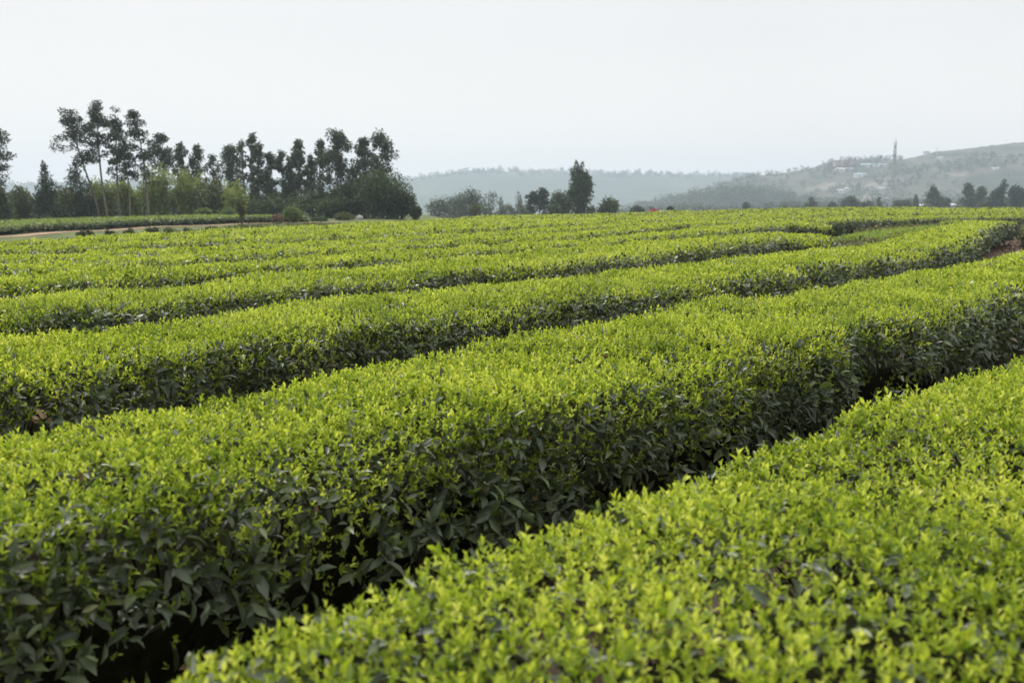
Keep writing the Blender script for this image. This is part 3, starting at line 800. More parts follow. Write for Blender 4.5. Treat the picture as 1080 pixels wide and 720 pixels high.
    v, f, t = crown_leaves(rs, blobs, n, sz, dr, 0.45 if kind != 'cypress' else 0.6, 2.0 if kind in ('euc', 'bamboo') else 1.4)
    mesh_obj('crown', v, f, mat, root, t)
    return root

PG, EG, BG = 'tall pines behind the tea terrace', 'slender eucalyptus trees in the wood edge', 'bamboo clumps in front of the wood'
# tall pines, thin trunks standing clear of the lower wood
plant('pine_tree', 'pine cut by the left edge of the photo, its tufted branch reaching out alone', 'tree', -8, 76, 127, 52, 'pine', M_PINE, M_BARK, 101, PG, 0, 6500, 186)
plant('pine_tree', 'leaning pine with a broad crown over a bent trunk, leftmost of the tall trio', 'tree', 103, 84, 117, 48, 'pine', M_PINE, M_BARK, 102, PG, -27, 3200, 178)
plant('pine_tree', 'tallest pine, bare straight trunk below a small high crown', 'tree', 112, 85, 109, 38, 'pine', M_PINE, M_BARK_PALE, 103, PG, -7, 2700, 162)
plant('pine_tree', 'shorter pine with two ragged crown tiers between the two tallest pines', 'tree', 127, 87, 120, 30, 'pine', M_PINE, M_BARK_PALE, 104, PG, -4, 2600, 196)
plant('pine_tree', 'pine with a rounded high crown and pale slanting trunk, rightmost of the tall group', 'tree', 158, 86, 115, 34, 'pine', M_PINE, M_BARK_PALE, 105, PG, -13, 2600, 190)
plant('pine_tree', 'thin short pine showing its bare pale stem under the tall pines', 'tree', 137, 84, 152, 30, 'pine', M_PINE, M_BARK_PALE, 106, PG, -3, 1900, 194)
plant('pine_tree', 'pine rising behind yellowish bamboo, crown only in view', 'tree', 176, 94, 142, 34, 'pine', M_PINE, M_BARK, 107, PG, -3, 2400, 184)
# dark lower wood
plant('fir_tree', 'dark pointed conifer between the edge pine and the leaning pine', 'tree', 49, 82, 171, 40, 'cone', M_PINE, M_BARK, 111, 'dark conifers in the wood', 0, 2800, 226)
plant('fir_tree', 'dark conical conifer under the crown of the leaning pine', 'tree', 86, 88, 168, 52, 'cone', M_PINE, M_BARK, 112, 'dark conifers in the wood', -3, 3200, 226)
for i, (u, d, vt, w, lab) in enumerate([(2, 80, 186, 34, 'dark bamboo clump at the left edge below the edge pine'), (23, 84, 190, 34, 'feathery dark bamboo clump left of the pointed conifer'),
                                        (68, 86, 192, 40, 'dark bushy bamboo clump right of the pointed conifer')]):
    plant('bamboo_clump', lab, 'bamboo', u, d, vt, w, 'bamboo', M_BROAD if i == 0 else M_OLIVE, M_BARK, 120 + i, BG, 0, 3000)
for i, (u, d, vt, w, lab) in enumerate([(108, 89, 184, 42, 'yellowish bamboo clump behind the straight trunk of the tallest pine'), (136, 90, 186, 40, 'low bamboo clump between two pale pine trunks'),
                                        (166, 90, 170, 44, 'tall yellow green bamboo clump right of the slanting pine trunk'), (198, 90, 172, 40, 'pointed yellow green bamboo clump before the wispy eucalyptus'),
                                        (222, 89, 186, 46, 'broad olive bamboo clump above the end of the dirt path'), (247, 88, 190, 40, 'rounded yellowish bamboo clump ending the bamboo thicket')]):
    plant('bamboo_clump', lab, 'bamboo', u, d, vt, w * 1.2, 'bamboo', M_BAMBOO if i != 4 else M_OLIVE, M_BARK, 130 + i, BG, 0, 5200)
for i, (u, d, vt, w, lab) in enumerate([(60, 97, 196, 44, 'dark round tree filling the gap behind the leaning pine'), (120, 98, 200, 50, 'dark round tree behind the pale pine trunks'), (150, 100, 196, 50, 'dark round tree behind the slanting pine trunk'),
                                        (14, 96, 198, 44, 'dark round tree at the left end of the wood'), (186, 100, 194, 46, 'dark round tree behind the tall yellow green bamboo')]):
    plant('broadleaf_tree', lab, 'tree', u, d, vt, w, 'round', M_BROAD, M_BARK, 140 + i, 'dark round trees of the wood', 0, 3400, 233)
# eucalyptus row
EU = [(192, 100, 150, 15, 190, 'wispy eucalyptus with two feathery tops above the bamboo', 1200), (209, 99, 152, 18, 200, 'eucalyptus with a denser drooping top right of the wispy pair', 1500),
      (226, 102, 162, 18, 210, 'thin short eucalyptus just behind the rounded bamboo', 1000), (246, 97, 153, 29, 222, 'dense dark eucalyptus left of the thin tall one', 3000),
      (258, 101, 146, 12, 190, 'faint wispy eucalyptus top beside the dense dark one', 500), (268, 98, 139, 16, 218, 'tallest thin eucalyptus with a curled top and open stem', 1700),
      (274, 100, 147, 14, 218, 'thin eucalyptus leaning on the tallest thin one', 1300), (284, 98, 160, 20, 220, 'mid height eucalyptus with a rough dark stem right of the tallest thin one', 2200),
      (298, 99, 157, 20, 220, 'open topped eucalyptus with gaps of sky, in the middle of the row', 1500), (307, 98, 164, 15, 220, 'short narrow eucalyptus in the middle of the row', 1500),
      (317, 97, 146, 21, 220, 'eucalyptus with a heavy drooping top over a dark narrow stem', 2300), (329, 98, 162, 13, 220, 'narrow eucalyptus under the heavy drooping top', 1400),
      (339, 97, 147, 18, 220, 'slim eucalyptus close left of the broad tall one', 1800), (357, 95, 136, 36, 226, 'broad tall eucalyptus, full and dark from top to foot', 5200),
      (385, 96, 144, 30, 222, 'rounded eucalyptus between the broad tall one and the ragged one', 3400), (404, 95, 140, 32, 214, 'ragged eucalyptus with a hooked crown, rightmost of the row', 3200)]
for i, (u, d, vt, w, vc, lab, n) in enumerate(EU):
    plant('eucalyptus_tree', lab, 'tree', u, d, vt, w, 'euc', M_EUC, M_BARK_PALE if i % 3 else M_BARK, 160 + i, EG, 0, n, vc, trunk_r=0.11)
for i, (u, d, vt, w, lab, n) in enumerate([(404, 90, 176, 66, 'big round dark tree at the right end of the wood', 6500), (424, 91, 196, 34, 'lower round tree leaning out at the right end of the wood', 2800),
                                           (372, 92, 190, 42, 'round green tree under the broad tall eucalyptus', 3200), (438, 90, 214, 16, 'small dark bush past the right end of the wood', 900),
                                           (330, 94, 196, 34, 'leafy undergrowth tree below the heavy drooping eucalyptus', 2400), (288, 95, 204, 46, 'low leafy tree under the middle of the eucalyptus row', 2200), (268, 93, 212, 26, 'low leafy tree under the tallest thin eucalyptus', 1400), (350, 91, 206, 40, 'low leafy tree at the foot of the broad tall eucalyptus', 2400)]):
    plant('broadleaf_tree', lab, 'tree', u, d, vt, w, 'round', M_BROAD, M_BARK, 180 + i, 'round trees at the eucalyptus row', 0, n, 236, trunk_r=0.14)
# shrubs by the path
plant('sapling', 'small dark sapling standing alone at the edge of the dirt path', 'shrub', 254, 66, 203, 13, 'round', M_OLIVE, M_BARK, 201, 'shrubs by the dirt path', 0, 700, 236, leaf=0.09)
plant('shrub', 'leafy green shrub near the right end of the dirt path', 'shrub', 308, 72, 216, 24, 'round', M_SHRUB, M_BARK, 202, 'shrubs by the dirt path', 0, 1500, 236, leaf=0.11)
plant('shrub', 'dry brownish shrub left of the leafy green shrub', 'shrub', 292, 71, 225, 16, 'round', M_BROWN, M_BARK, 203, 'shrubs by the dirt path', 0, 800, 236, leaf=0.09)
plant('shrub', 'pale low shrub at the foot of the olive bamboo', 'shrub', 214, 84, 218, 20, 'round', M_SHRUB, M_BARK, 204, 'shrubs at the foot of the wood', 0, 900, 232)
plant('shrub', 'pale low shrub at the foot of the rounded yellowish bamboo', 'shrub', 240, 84, 219, 24, 'round', M_SHRUB, M_BARK, 205, 'shrubs at the foot of the wood', 0, 900, 232)
plant('shrub', 'low dark shrub between the leafy green shrub and the grey boulder', 'shrub', 335, 78, 228, 24, 'round', M_BROAD, M_BARK, 206, 'shrubs at the foot of the wood', 0, 800, 236)
plant('shrub', 'low green shrub beside the grey boulder', 'shrub', 362, 82, 224, 22, 'round', M_OLIVE, M_BARK, 207, 'shrubs at the foot of the wood', 0, 800, 234)
for i, (u, vt, d, w, lab) in enumerate([(85, 243.5, 50, 14, 'round dark tuft below the lowest bend of the dirt path'), (92, 241.5, 54, 9, 'tiny dark tuft touching the dirt path'), (114, 242, 51, 12, 'small dark tuft midway along the grass below the path'),
                                        (135, 241, 52, 12, 'small tuft in the grass left of the wide bush'), (158, 239, 55, 18, 'wide low bush interrupting the dirt path'), (178, 239.5, 53, 14, 'low bush right of the wide bush by the path'),
                                        (196, 240, 54, 12, 'dark little bush between the path and the tea field'), (222, 238.5, 58, 14, 'low bush left of the lone sapling')]):
    plant('tuft', lab, 'bush', u, d, vt, w, 'round', M_OLIVE if i % 2 else M_BROAD, M_BARK, 210 + i, 'low tufts below the dirt path', 0, 420, vt + 8, leaf=0.07)

# middle distance: trees just over the crest
MG = 'trees beyond the field crest'
MT = [('broadleaf_tree', 462, 195, 205, 36, 'round', M_EUC, 'hazy grey green tree nearest the wood, beyond the crest', 1800), ('broadleaf_tree', 478, 205, 202, 34, 'round', M_EUC, 'hazy grey green tree merging with the nearest one', 1500),
      ('broadleaf_tree', 495, 195, 193.5, 38, 'round', M_EUC, 'taller grey green round tree, highest of its hazy clump', 2600), ('broadleaf_tree', 501, 150, 212, 16, 'round', M_OLIVE, 'small olive tree in front of the tallest hazy clump', 1100),
      ('pine_tree', 518, 195, 202, 22, 'euc', M_EUC, 'small spindly tree right of the tall hazy clump', 700), ('pine_tree', 528, 205, 207, 20, 'cone', M_EUC, 'small conical tree midway along the crest', 800),
      ('pine_tree', 546, 205, 202, 26, 'cone', M_EUC, 'wider conical tree left of the dark ragged pair', 1100), ('pine_tree', 562, 152, 204, 21, 'pine', M_PINE, 'dark ragged pine with a short crown, left of its taller twin', 1100),
      ('pine_tree', 572, 152, 199, 21, 'pine', M_PINE, 'dark ragged pine with a pointed tip, taller of the pair', 1500), ('broadleaf_tree', 594, 152, 198, 36, 'round', M_BROAD, 'round dark tree tucked behind the cypress', 2600),
      ('broadleaf_tree', 640, 148, 205, 33, 'round', M_BROAD, 'round bush like tree right of the cypress', 2400), ('broadleaf_tree', 623, 156, 213, 12, 'round', M_EUC, 'low grey tree squeezed between the cypress and the round tree', 700),
      ('broadleaf_tree', 585, 149, 215, 24, 'round', M_BROAD, 'low dark tree between the ragged pair and the cypress', 1200)]
MT += [('broadleaf_tree', 486, 215, 211, 24, 'round', M_EUC, 'low hazy tree filling the foot of the tall hazy clump', 1100), ('broadleaf_tree', 536, 215, 213, 22, 'round', M_EUC, 'low hazy bush between the two conical trees', 900),
       ('broadleaf_tree', 513, 220, 214, 18, 'round', M_EUC, 'low hazy bush under the small spindly tree', 700), ('broadleaf_tree', 556, 200, 214, 18, 'round', M_EUC, 'low hazy bush just left of the dark ragged pair', 800)]
for i, (nm, u, d, vt, w, kd, mt, lab, n) in enumerate(MT):
    plant(nm, lab, 'tree', u, d, vt, w, kd, mt, M_BARK, 230 + i, MG, 0, n, 236 if kd != 'pine' else 228, leaf=0.20)
plant('cypress_tree', 'tall dark twin pointed cypress standing above the field crest', 'tree', 611, 145, 171, 31, 'cypress', M_BROAD, M_BARK, 250, MG, 0, 6500, None, leaf=0.17)

RG = 'hazy trees between the field and the hillside'
RT = [(672, 190, 219, 16, 'round', 'low bush left of the red tricycle, beyond the crest'), (707, 126, 219.5, 5, 'cone', 'tiny dark upright bush right of the red tricycle'), (787, 300, 212.5, 9, 'round', 'lone small hazy tree in the valley left of centre of the hillside'),
      (829, 330, 216, 7, 'round', 'tiny dark tree in the valley, first of a short line'), (840, 340, 217, 9, 'round', 'tiny dark bush right of the first of the short line'), (856, 300, 209, 13, 'pine', 'small dark tree with a flat top, at the foot of the hillside'),
      (878, 300, 211, 11, 'round', 'small round tree left of the wide dark group below the white houses'), (895, 290, 206.5, 22, 'round', 'wide dark tree below the white cluster of houses'), (914, 290, 211, 14, 'round', 'small dark tree between the wide dark one and the mast'),
      (927, 320, 208, 9, 'cone', 'thin pointed tree left of the mast foot'), (951, 280, 209, 22, 'round', 'broad dark round tree right of the mast foot'), (966, 290, 205, 12, 'cone', 'pointed tree left of the small white barn'),
      (983, 285, 196, 16, 'euc', 'tall airy tree between the two white barns'), (996, 300, 205, 13, 'round', 'round tree behind the long white barn'), (1019, 280, 194.5, 18, 'euc', 'tall dark tree right of the long white barn'),
      (1034, 300, 197, 17, 'euc', 'paler tall tree left of the dark wood edge'), (1050, 262, 196, 20, 'round', 'dark tree at the left end of the dark stand'), (1057, 255, 191, 14, 'pine', 'dark pine rising from the dark stand'),
      (1070, 258, 190, 24, 'round', 'big dark tree in the dark stand by the right edge'), (1088, 258, 191, 26, 'round', 'last dark tree of the stand, cut by the right edge'), (1040, 250, 210, 12, 'round', 'small bush at the foot of the dark stand')]
for i, (u, d, vt, w, kd, lab) in enumerate(RT):
    plant('pine_tree' if kd in ('pine', 'cone') else 'broadleaf_tree', lab, 'tree', u, d, vt, w, kd, M_EUC if i not in (16, 17, 18, 19) else M_PINE, M_BARK, 260 + i, RG, 0, 900 if w < 15 else 1900, 224, leaf=0.32)

# woods that read as one mass: the spur below the hillside, the hillside copses and the far ridge
def wood(name, label, pts, hts, seed, mat, n_per, leaf, cat='woodland', wide=0.42):
    rs = np.random.default_rng(seed)
    blobs = []
    for (x, y, z), h in zip(pts, hts):
        for k in range(4):
            r = h * wide * rs.uniform(0.5, 0.9)
            blobs.append((x + rs.normal(0, h * 0.16), y + rs.normal(0, h * 0.16), z + h * (0.25 + 0.2 * k), r, r, h * 0.20))
    v, f, t = crown_leaves(rs, blobs, n_per * len(hts), leaf, 0.2, 0.5, 1.3)
    o = mesh_obj(name, v, f, mat, None, t)
    tag(o, label, cat, None, 'stuff')

rs = np.random.default_rng(77)
pts, hts = [], []
for k in range(330):
    u = rs.uniform(655, 905); d = rs.uniform(780, 930)
    vt = np.interp(u, [655, 690, 705, 735, 752, 770, 790, 812, 830, 860, 905], [214, 211, 206, 199, 196, 195, 196, 197, 201, 206, 211]) + rs.exponential(5.5) + rs.normal(0, 1.0) - (3.5 if rs.random() < 0.06 else 0)
    x = (u - CX) / FPX * d; top = height_at(vt, d); h = rs.uniform(9, 16)
    pts.append((x, d, top - h)); hts.append(h)
wood('valley_woods', 'hazy grey green wood on the valley spur below the hills', pts, hts, 5, M_EUC, 150, 0.9)
pts, hts = [], []
for k in range(3600):
    u = rs.uniform(745, 1390); d = rs.uniform(760, 1160)
    if (u > 955 and d > 1050) or (abs(u - 942) < 10 and d < 790): continue
    x = (u - CX) / FPX * d
    if Noise(400, 170, 8)(x, d * 1.0) + 0.45 * Noise(401, 50)(x, d) < (0.0 if rs.random() < 0.85 else -9): continue
    z = float(right_hill(np.array(x), np.array(d)))
    pts.append((x, d, z - 0.5)); hts.append(rs.uniform(2.8, 6.5))
wood('hillside_woods', 'scattered grey green copses over the hazy hillside', pts, hts, 6, M_EUC, 34, 0.85)
pts, hts = [], []
for k in range(900):
    u = rs.uniform(-200, 900); d = 2050 + rs.uniform(-110, 25)
    x = (u - CX) / FPX * d
    z = float(far_hill(np.array(x), np.array(d)))
    pts.append((x, d, z - 1)); hts.append(rs.uniform(5, 9) + (4 if rs.random() < 0.05 else 0))
wood('ridge_woods', 'trees fringing the skyline of the far blue hills', pts, hts, 8, M_BROAD, 30, 2.0)
pts, hts = [], []
for k in range(300):                                                    # scrub and tree lines along the valley floor
    u = rs.uniform(650, 1110); d = rs.uniform(420, 600)
    x = (u - CX) / FPX * d
    vt = np.interp(u, [650, 760, 860, 960, 1110], [219, 217, 213, 211, 207]) + rs.exponential(4.0) - 1.5 + 2.0 * float(Noise(410, 60)(x, d))
    h = rs.uniform(4, 8)
    pts.append((x, d, height_at(vt, d) - h)); hts.append(h)
wood('valley_scrub', 'low scrub and hedgerows across the hazy valley floor', pts, hts, 9, M_EUC, 150, 0.50)

pts, hts = [], []
for k in range(230):                                                    # dark undergrowth closing the foot of the wood
    u = rs.uniform(-40, 425); d = rs.uniform(90, 103)
    x, y, z = at(u, d)
    pts.append((x, y, z - 0.2)); hts.append(rs.uniform(1.2, 2.6))
wood('undergrowth', 'dark undergrowth closing the foot of the wood behind the terrace', pts, hts, 12, M_BROAD, 110, 0.15, wide=0.55)

# ------------------------------------------------------------------ houses on the hillside and barns in the valley
M_WHITE = flat_mat('white_render', (0.58, 0.58, 0.57), 0.8, 0.08, 0.4)
M_WHITEROOF = flat_mat('white_sheet_roof', (0.62, 0.62, 0.63), 0.6, 0.06, 0.6)
M_BLUEROOF = flat_mat('pale_blue_sheet_roof', (0.45, 0.60, 0.66), 0.5, 0.1, 0.6)
M_REDBRICK = flat_mat('red_brown_brick', (0.26, 0.19, 0.165), 0.9, 0.2, 0.5)
M_GREYROOF = flat_mat('grey_tile_roof', (0.22, 0.20, 0.19), 0.8, 0.2, 0.5)
M_WINDOW = flat_mat('dark_window_glass', (0.05, 0.06, 0.07), 0.15, 0.2, 1.0)
def house(label, u, d, v_base, w_px, h_px, roof_px, wall_m, roof_m, floors, group, rz=0.0, depth=9.0, surf=None, name='house', cat='house', ridge=True):
    """u/v_base: photo column and row of the wall foot's middle"""
    kx, kz = ray(u, v_base)
    if group == HG:                      # stand it where that line of sight meets the hillside
        for q in np.arange(600, 1150, 4.0):
            if CAM_Z + kz * q <= float(right_hill(np.array(kx * q), np.array(q))): break
        d = float(q)
    x = kx * d
    z = height_at(v_base, d)
    w, h, rh = w_px / FPX * d, h_px / FPX * d, roof_px / FPX * d
    root = tag(empty(name, (x, d, z)), label, cat, group)
    root.rotation_euler = (0, 0, rz)
    b = MB(); b.box((0, 0, h / 2 - 1.5), (w, depth, h + 3)); b.build('wall', wall_m, root)
    r = MB(); o = 0.6
    if ridge:
        p = [(-w / 2 - o, -depth / 2 - o, h), (w / 2 + o, -depth / 2 - o, h), (w / 2 + o, depth / 2 + o, h), (-w / 2 - o, depth / 2 + o, h), (-w / 2 - o, 0, h + rh), (w / 2 + o, 0, h + rh)]
        r.add(np.array(p) + np.array([0, 0, 0.03]), f=[(0, 4, 3), (1, 2, 5)], q=[(0, 1, 5, 4), (2, 3, 4, 5), (0, 3, 2, 1)])
    else:
        r.box((0, 0, h + rh / 2 + 0.02), (w + 2 * o, depth + 2 * o, rh))
    r.build('roof', roof_m, root)
    nw = max(2, int(w / 4.5)); fh = h / floors
    for f in range(floors):
        for k in range(nw):
            wb = MB(); wb.box((-w / 2 + (k + 0.5) * w / nw, -depth / 2 - 0.02, fh * (f + 0.55)), (w / nw * 0.42, 0.12, fh * 0.42)); wb.build('window', M_WINDOW, root)
    return root
HG = 'houses on the hazy hillside'
house('long hall with a bright white roof below the red brown block', 891, 1010, 180.5, 17, 1.6, 1.6, M_WHITE, M_WHITEROOF, 1, HG, 0.05, 12)
house('red brown block on the hilltop, wide and flat roofed', 889, 1085, 176.0, 17, 6.0, 0.5, M_REDBRICK, M_GREYROOF, 3, HG, 0.0, 14, ridge=False)
house('narrow red tower like house at the right end of the red brown block', 899, 1082, 176.0, 4.5, 6.8, 0.8, M_REDBRICK, M_GREYROOF, 3, HG, 0.0, 8, ridge=False)
house('long low hall with a pale blue roof left of the mast', 922, 1075, 175.5, 25, 1.5, 1.2, M_WHITE, M_BLUEROOF, 1, HG, -0.05, 14)
house('pale bluish house midway up the slope under the white hall', 907, 990, 187, 10, 3.0, 1.2, M_WHITE, M_BLUEROOF, 2, HG, 0.1, 9)
house('bright white house, left of a close pair low on the hillside', 886.5, 880, 203.5, 7, 2.4, 1.2, M_WHITE, M_WHITEROOF, 1, HG, 0.2, 8)
house('bright white house, higher right one of the close pair', 894.5, 890, 201.5, 7, 2.2, 1.2, M_WHITE, M_WHITEROOF, 1, HG, -0.1, 8)
house('grey roofed house low on the slope left of the mast', 915, 900, 199.5, 8.5, 1.8, 1.6, M_WHITE, M_GREYROOF, 1, HG, 0.1, 8)
house('thin white shed roof just left of the mast', 932, 905, 199.5, 9, 1.0, 0.8, M_WHITE, M_WHITEROOF, 1, HG, 0.0, 7)
house('pale house behind the mast lattice, lower part of the hillside', 936, 980, 191, 6, 1.6, 1.2, M_WHITE, M_GREYROOF, 1, HG, 0.2, 8)
house('pale house right of the mast halfway up the hillside', 948, 985, 191, 8, 1.8, 1.4, M_WHITE, M_GREYROOF, 1, HG, -0.15, 8)
house('small white house high on the slope below the ridge tower', 992, 1060, 168.5, 4.5, 2.0, 1.0, M_WHITE, M_WHITEROOF, 1, HG, 0.1, 8)
house('grey walled house on the ridge line beside its thin pole', 977, 1120, 163, 4, 2.6, 0.6, M_WHITE, M_GREYROOF, 1, HG, 0.1, 7)
house('small white house among trees on the right hillside', 1050, 960, 179, 5, 1.4, 0.9, M_WHITE, M_WHITEROOF, 1, HG, 0.0, 8)
house('tiny pale house on the spur wood in the valley', 756, 690, 206.5, 4, 1.5, 1.0, M_WHITE, M_WHITEROOF, 1, HG, 0.1, 7)
VG = 'white barns in the valley'
house('small white barn in the valley, left of the long one', 970.5, 330, 219.5, 11, 2.2, 1.8, M_WHITE, M_WHITEROOF, 1, VG, 0.15, 6, name='barn', cat='barn')
house('long bright white barn in the valley between dark trees', 1003, 335, 219.0, 17, 2.4, 1.6, M_WHITE, M_WHITEROOF, 1, VG, 0.12, 7, name='barn', cat='barn')
house('low pale shed in the valley right before the long white barn', 988, 350, 217.5, 8, 1.4, 1.0, M_WHITE, M_BLUEROOF, 1, VG, 0.0, 6, name='barn', cat='barn')

# lattice mast
d = 415; x = ray(942, 200)[0] * d; zb = float(ground_z(x, d)); zt = height_at(152.5, d)
M_STEEL = flat_mat('galvanised_steel', (0.34, 0.345, 0.35), 0.6, 0.1, 1.0, 0.1)
mast = tag(empty('lattice_mast', (x, d, zb)), 'tall grey lattice mast rising above the hillside skyline', 'mast')
H = zt - zb
def half(t): return 1.25 * (1 - t) ** 1.2 + 0.30
legs = MB(); br = MB()
zz = np.linspace(0, 1, 15)
C4 = [(-1, -1), (1, -1), (1, 1), (-1, 1)]
for sx, sy in C4:
    lg = MB(); lg.tube([(sx * half(t), sy * half(t), H * t) for t in zz], 0.075, 5); lg.build('leg', M_STEEL, mast)
for a, b in zip(zz[:-1], zz[1:]):
    for k in range(4):
        (ax_, ay_), (bx_, by_) = C4[k], C4[(k + 1) % 4]
        br.tube([(ax_ * half(a), ay_ * half(a), H * a), (bx_ * half(b), by_ * half(b), H * b)], 0.036, 4)
        br.tube([(bx_ * half(a), by_ * half(a), H * a), (ax_ * half(b), ay_ * half(b), H * b)], 0.036, 4)
        br.tube([(ax_ * half(b), ay_ * half(b), H * b), (bx_ * half(b), by_ * half(b), H * b)], 0.036, 4)
br.build('bracing', M_STEEL, mast)
for t, hh in ((0.985, 0.9), (0.90, 0.9), (0.86, 0.6)):
    pl = MB(); pl.tube([(0, 0, H * t), (0, 0, H * t + 0.18)], 0.6, 10); pl.build('platform', M_STEEL, mast)
    for k in range(3):
        a = k * 2.094 + t * 3; an = MB(); an.box((0.55 * math.cos(a), 0.55 * math.sin(a), H * t + 1.3), (0.16, 0.16, 1.4), a); an.build('antenna', M_STEEL, mast)
rd = MB(); rd.tube([(0, 0, H), (0, 0, H + 4.0)], [0.08, 0.03], 5); rd.build('lightning_rod', M_STEEL, mast)
# thin pole on the ridge
d = 1115; x = (980.7 - CX) / FPX * d; zb = float(right_hill(np.array(x), np.array(d)))
pole = tag(empty('ridge_pole', (x, d, zb)), 'thin pole on the ridge beside the grey walled house', 'pole')
p = MB(); p.tube([(0, 0, -1), (0, 0, height_at(155.5, d) - zb)], [0.35, 0.2], 6); p.build('shaft', M_STEEL, pole)
p = MB(); p.box((0, 0, (height_at(156.5, d) - zb)), (1.6, 0.3, 0.4)); p.build('crossarm', M_STEEL, pole)

# red cargo tricycle beyond the crest
d = 118; x = (695 - CX) / FPX * d; z = max(float(ground_z(x, d)), height_at(219.0, d) - 1.55)
M_RED = flat_mat('red_paint', (0.24, 0.030, 0.032), 0.4, 0.1, 3.0)
M_PALE = flat_mat('pale_boards', (0.62, 0.58, 0.47), 0.8, 0.15, 3.0)
M_RUB = flat_mat('black_rubber', (0.02, 0.02, 0.02), 0.9, 0.2, 3.0)
tri = tag(empty('cargo_tricycle', (x, d, float(ground_z(x, d)))), 'small red cargo tricycle with a pale load bed just beyond the field crest', 'tricycle')
dz = z - float(ground_z(x, d)); s = 1.0
def part(nm, mat, boxes=(), tubes=()):
    b = MB()
    for c, sz in boxes: b.box(c, sz, 0, 0.92)
    for pts_, r_ in tubes: b.tube(pts_, r_, 8)
    return b.build(nm, mat, tri)
part('cab', M_RED, [((-0.95, 0, 0.75), (0.55, 0.7, 0.75)), ((-0.75, 0, 1.05), (0.35, 0.6, 0.35)), ((-0.45, 0, 0.85), (0.5, 0.75, 0.45))])
part('windshield', M_WINDOW, [((-1.12, 0, 1.28), (0.06, 0.55, 0.42))])
part('handlebar', M_RUB, tubes=[([(-0.98, -0.4, 1.2), (-0.98, 0.4, 1.2)], 0.03)])
part('load_bed', M_PALE, [((0.45, 0, 0.70), (1.35, 1.0, 0.10)), ((0.45, -0.52, 0.86), (1.35, 0.05, 0.26)), ((0.45, 0.52, 0.86), (1.35, 0.05, 0.26)), ((1.12, 0, 0.86), (0.05, 0.96, 0.26))])
for (wx, wy) in ((-1.0, 0), (0.6, -0.5), (0.6, 0.5)):
    wb = MB(); wb.tube([(wx, wy - 0.07, 0.28), (wx, wy + 0.07, 0.28)], 0.28, 16); wh = wb.build('wheel', M_RUB, tri)
part('fork', M_RUB, tubes=[([(-1.0, 0, 0.28), (-0.95, 0, 0.8)], 0.05)])

# grey boulder at the foot of the wood
import bmesh
def rock(name, label, loc, size, mat, seed, cat='boulder'):
    bm = bmesh.new(); bmesh.ops.create_icosphere(bm, subdivisions=3, radius=1.0)
    nn = Noise(seed, 1.4); n2 = Noise(seed + 3, 0.5)
    for vv in bm.verts:
        k = 1 + 0.05 * float(nn(vv.co.x + vv.co.z, vv.co.y - vv.co.z)) + 0.02 * float(n2(vv.co.x, vv.co.y + vv.co.z))
        vv.co = Vector((vv.co.x * size[0] * k, vv.co.y * size[1] * k, max(-0.35, vv.co.z) * size[2] * k))
    me = bpy.data.meshes.new(name); bm.to_mesh(me); bm.free()
    me.polygons.foreach_set('use_smooth', np.ones(len(me.polygons), bool)); me.materials.append(mat)
    o = bpy.data.objects.new(name, me); o.location = loc; COL.objects.link(o)
    return tag(o, label, cat)
bx, by, bz = at(378.5, 84)
rock('boulder', 'pale grey rounded boulder at the foot of the dark wood', (bx, by, bz + 0.05), (0.34, 0.32, 0.32), flat_mat('grey_stone', (0.24, 0.235, 0.23), 0.9, 0.25, 2.0), 5)
# a few dry curled leaves caught on the side of the long sweeping hedge
I_, P_ = np.meshgrid(np.arange(0, 60, 1.0), np.linspace(0.12, 0.45, 40)); q_, n_, _, _ = SC.pos(I_.ravel(), P_.ravel())
kx_, kz_ = ray(48, 441)
b_ = int(np.argmin((q_[:, 0] / q_[:, 1] - kx_) ** 2 + ((q_[:, 2] - CAM_Z) / q_[:, 1] - kz_) ** 2))
rs = np.random.default_rng(3); n = 9
ctr = q_[b_] + n_[b_] * 0.035
PP = rs.normal(0, 0.012, (n, 3)); DD = rs.normal(0, 1, (n, 3)) * np.array([1, 0.4, 0.6]); NN = n_[b_][None] + rs.normal(0, 0.35, (n, 3))
LL = rs.uniform(0.018, 0.032, n)
M_DRY = leaf_mat('dry_curled_leaf', [(0.0, (0.12, 0.07, 0.042)), (0.5, (0.24, 0.15, 0.10)), (1.0, (0.36, 0.25, 0.18))], 0.1, 0.8, 0.2)
v, f, t = place_leaves(PP, DD, NN, LL, LL * 0.62, rs.random(n), np.zeros(n), True)
o = mesh_obj('dry_leaf_cluster', v, f, M_DRY, None, t); o.location = ctr
tag(o, 'pale brown dry leaf cluster caught on the side of the long sweeping tea hedge', 'dry leaves')

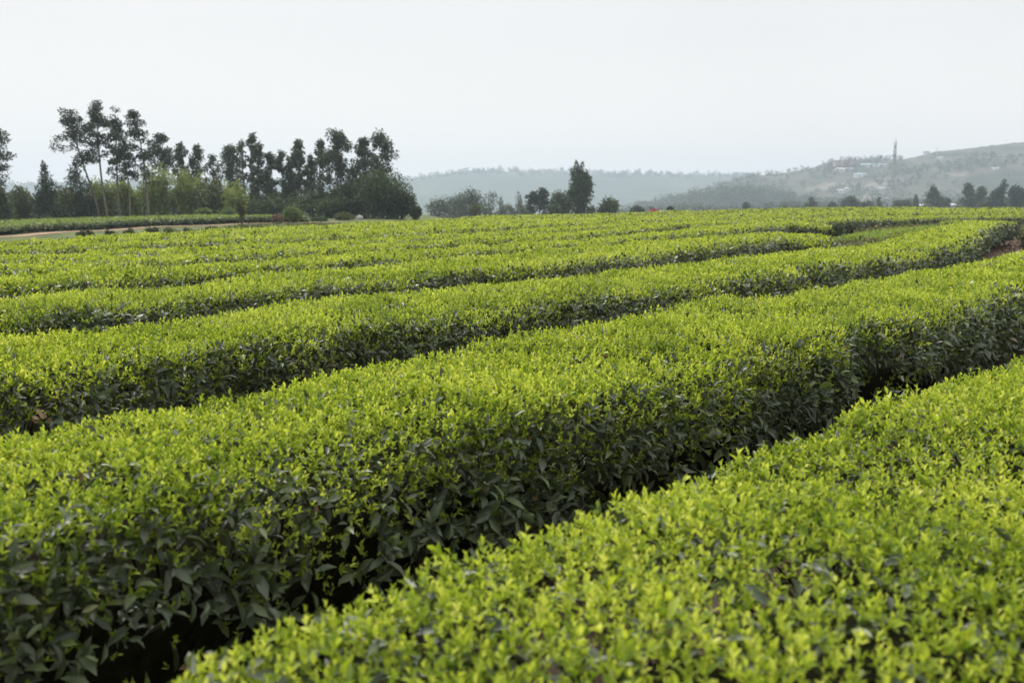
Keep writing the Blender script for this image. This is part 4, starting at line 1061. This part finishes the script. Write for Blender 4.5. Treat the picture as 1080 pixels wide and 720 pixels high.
# fallen leaves in the soil gap, and grass below the path
rs = np.random.default_rng(9)
n = 5000
i = rs.integers(0, len(cA), n); P = cA[i] + rs.normal(0.0, 0.30, (n, 2)) + np.array([-0.2, 0.15])
P = P[(P[:, 1] > 0.8)]
P = np.concatenate([P, np.stack([rs.uniform(14.5, 24, 2600), rs.uniform(27, 44, 2600)], 1)])      # and on the bare bank past the long hedge's tip
n = len(P)
P3 = np.concatenate([P, (ground_z(P[:, 0], P[:, 1]) + rs.uniform(0.002, 0.012, n))[:, None]], 1)
D = rs.normal(0, 1, (n, 3)); D[:, 2] *= 0.12
Nn = np.array([[0, 0, 1.0]]) + rs.normal(0, 0.25, (n, 3))
L = rs.uniform(0.03, 0.065, n) * np.where(P[:, 1] > 20, 3.0, 1.0)
D[:, 2] += (P[:, 1] > 20) * 0.35
v, f, t = place_leaves(P3, D, Nn, L, L * 0.42, rs.random(n), np.zeros(n), True)
M_LITTER = leaf_mat('fallen_tea_leaf', [(0.0, (0.05, 0.025, 0.014)), (0.6, (0.12, 0.07, 0.042)), (1.0, (0.22, 0.15, 0.10))], 0.05, 0.7, 0.3)
tag(mesh_obj('leaf_litter', v, f, M_LITTER, None, t), 'brown fallen leaves on the soil between the hedges', 'leaf litter', None, 'stuff')
n = 26000
Y = 17 + 53 * rs.random(n) ** 0.8; ex = np.interp(Y, EDGE[:, 1], EDGE[:, 0])
X = ex + 0.6 - rs.random(n) ** 1.2 * (12 + 0.1 * Y)
dp = np.sqrt((X[:, None] - pth[None, :, 0]) ** 2 + (Y[:, None] - pth[None, :, 1]) ** 2).min(1)
ok = dp > 1.15
X, Y = X[ok], Y[ok]; n = len(X)
P3 = np.stack([X, Y, ground_z(X, Y)], 1)
D = rs.normal(0, 0.45, (n, 3)) + np.array([0, 0, 1.0])
L = rs.uniform(0.07, 0.18, n) * (1 + 0.35 * Noise(55, 3)(X, Y)).clip(0.3, 2)
v, f, t = place_leaves(P3, D, rs.normal(0, 1, (n, 3)), L, L * 0.28, np.clip(rs.beta(2, 2, n), 0, 1), np.zeros(n), False)
tag(mesh_obj('grass', v, f, M_OLIVE, None, t), 'rough grass between the tea field and the dirt path', 'grass', None, 'stuff')
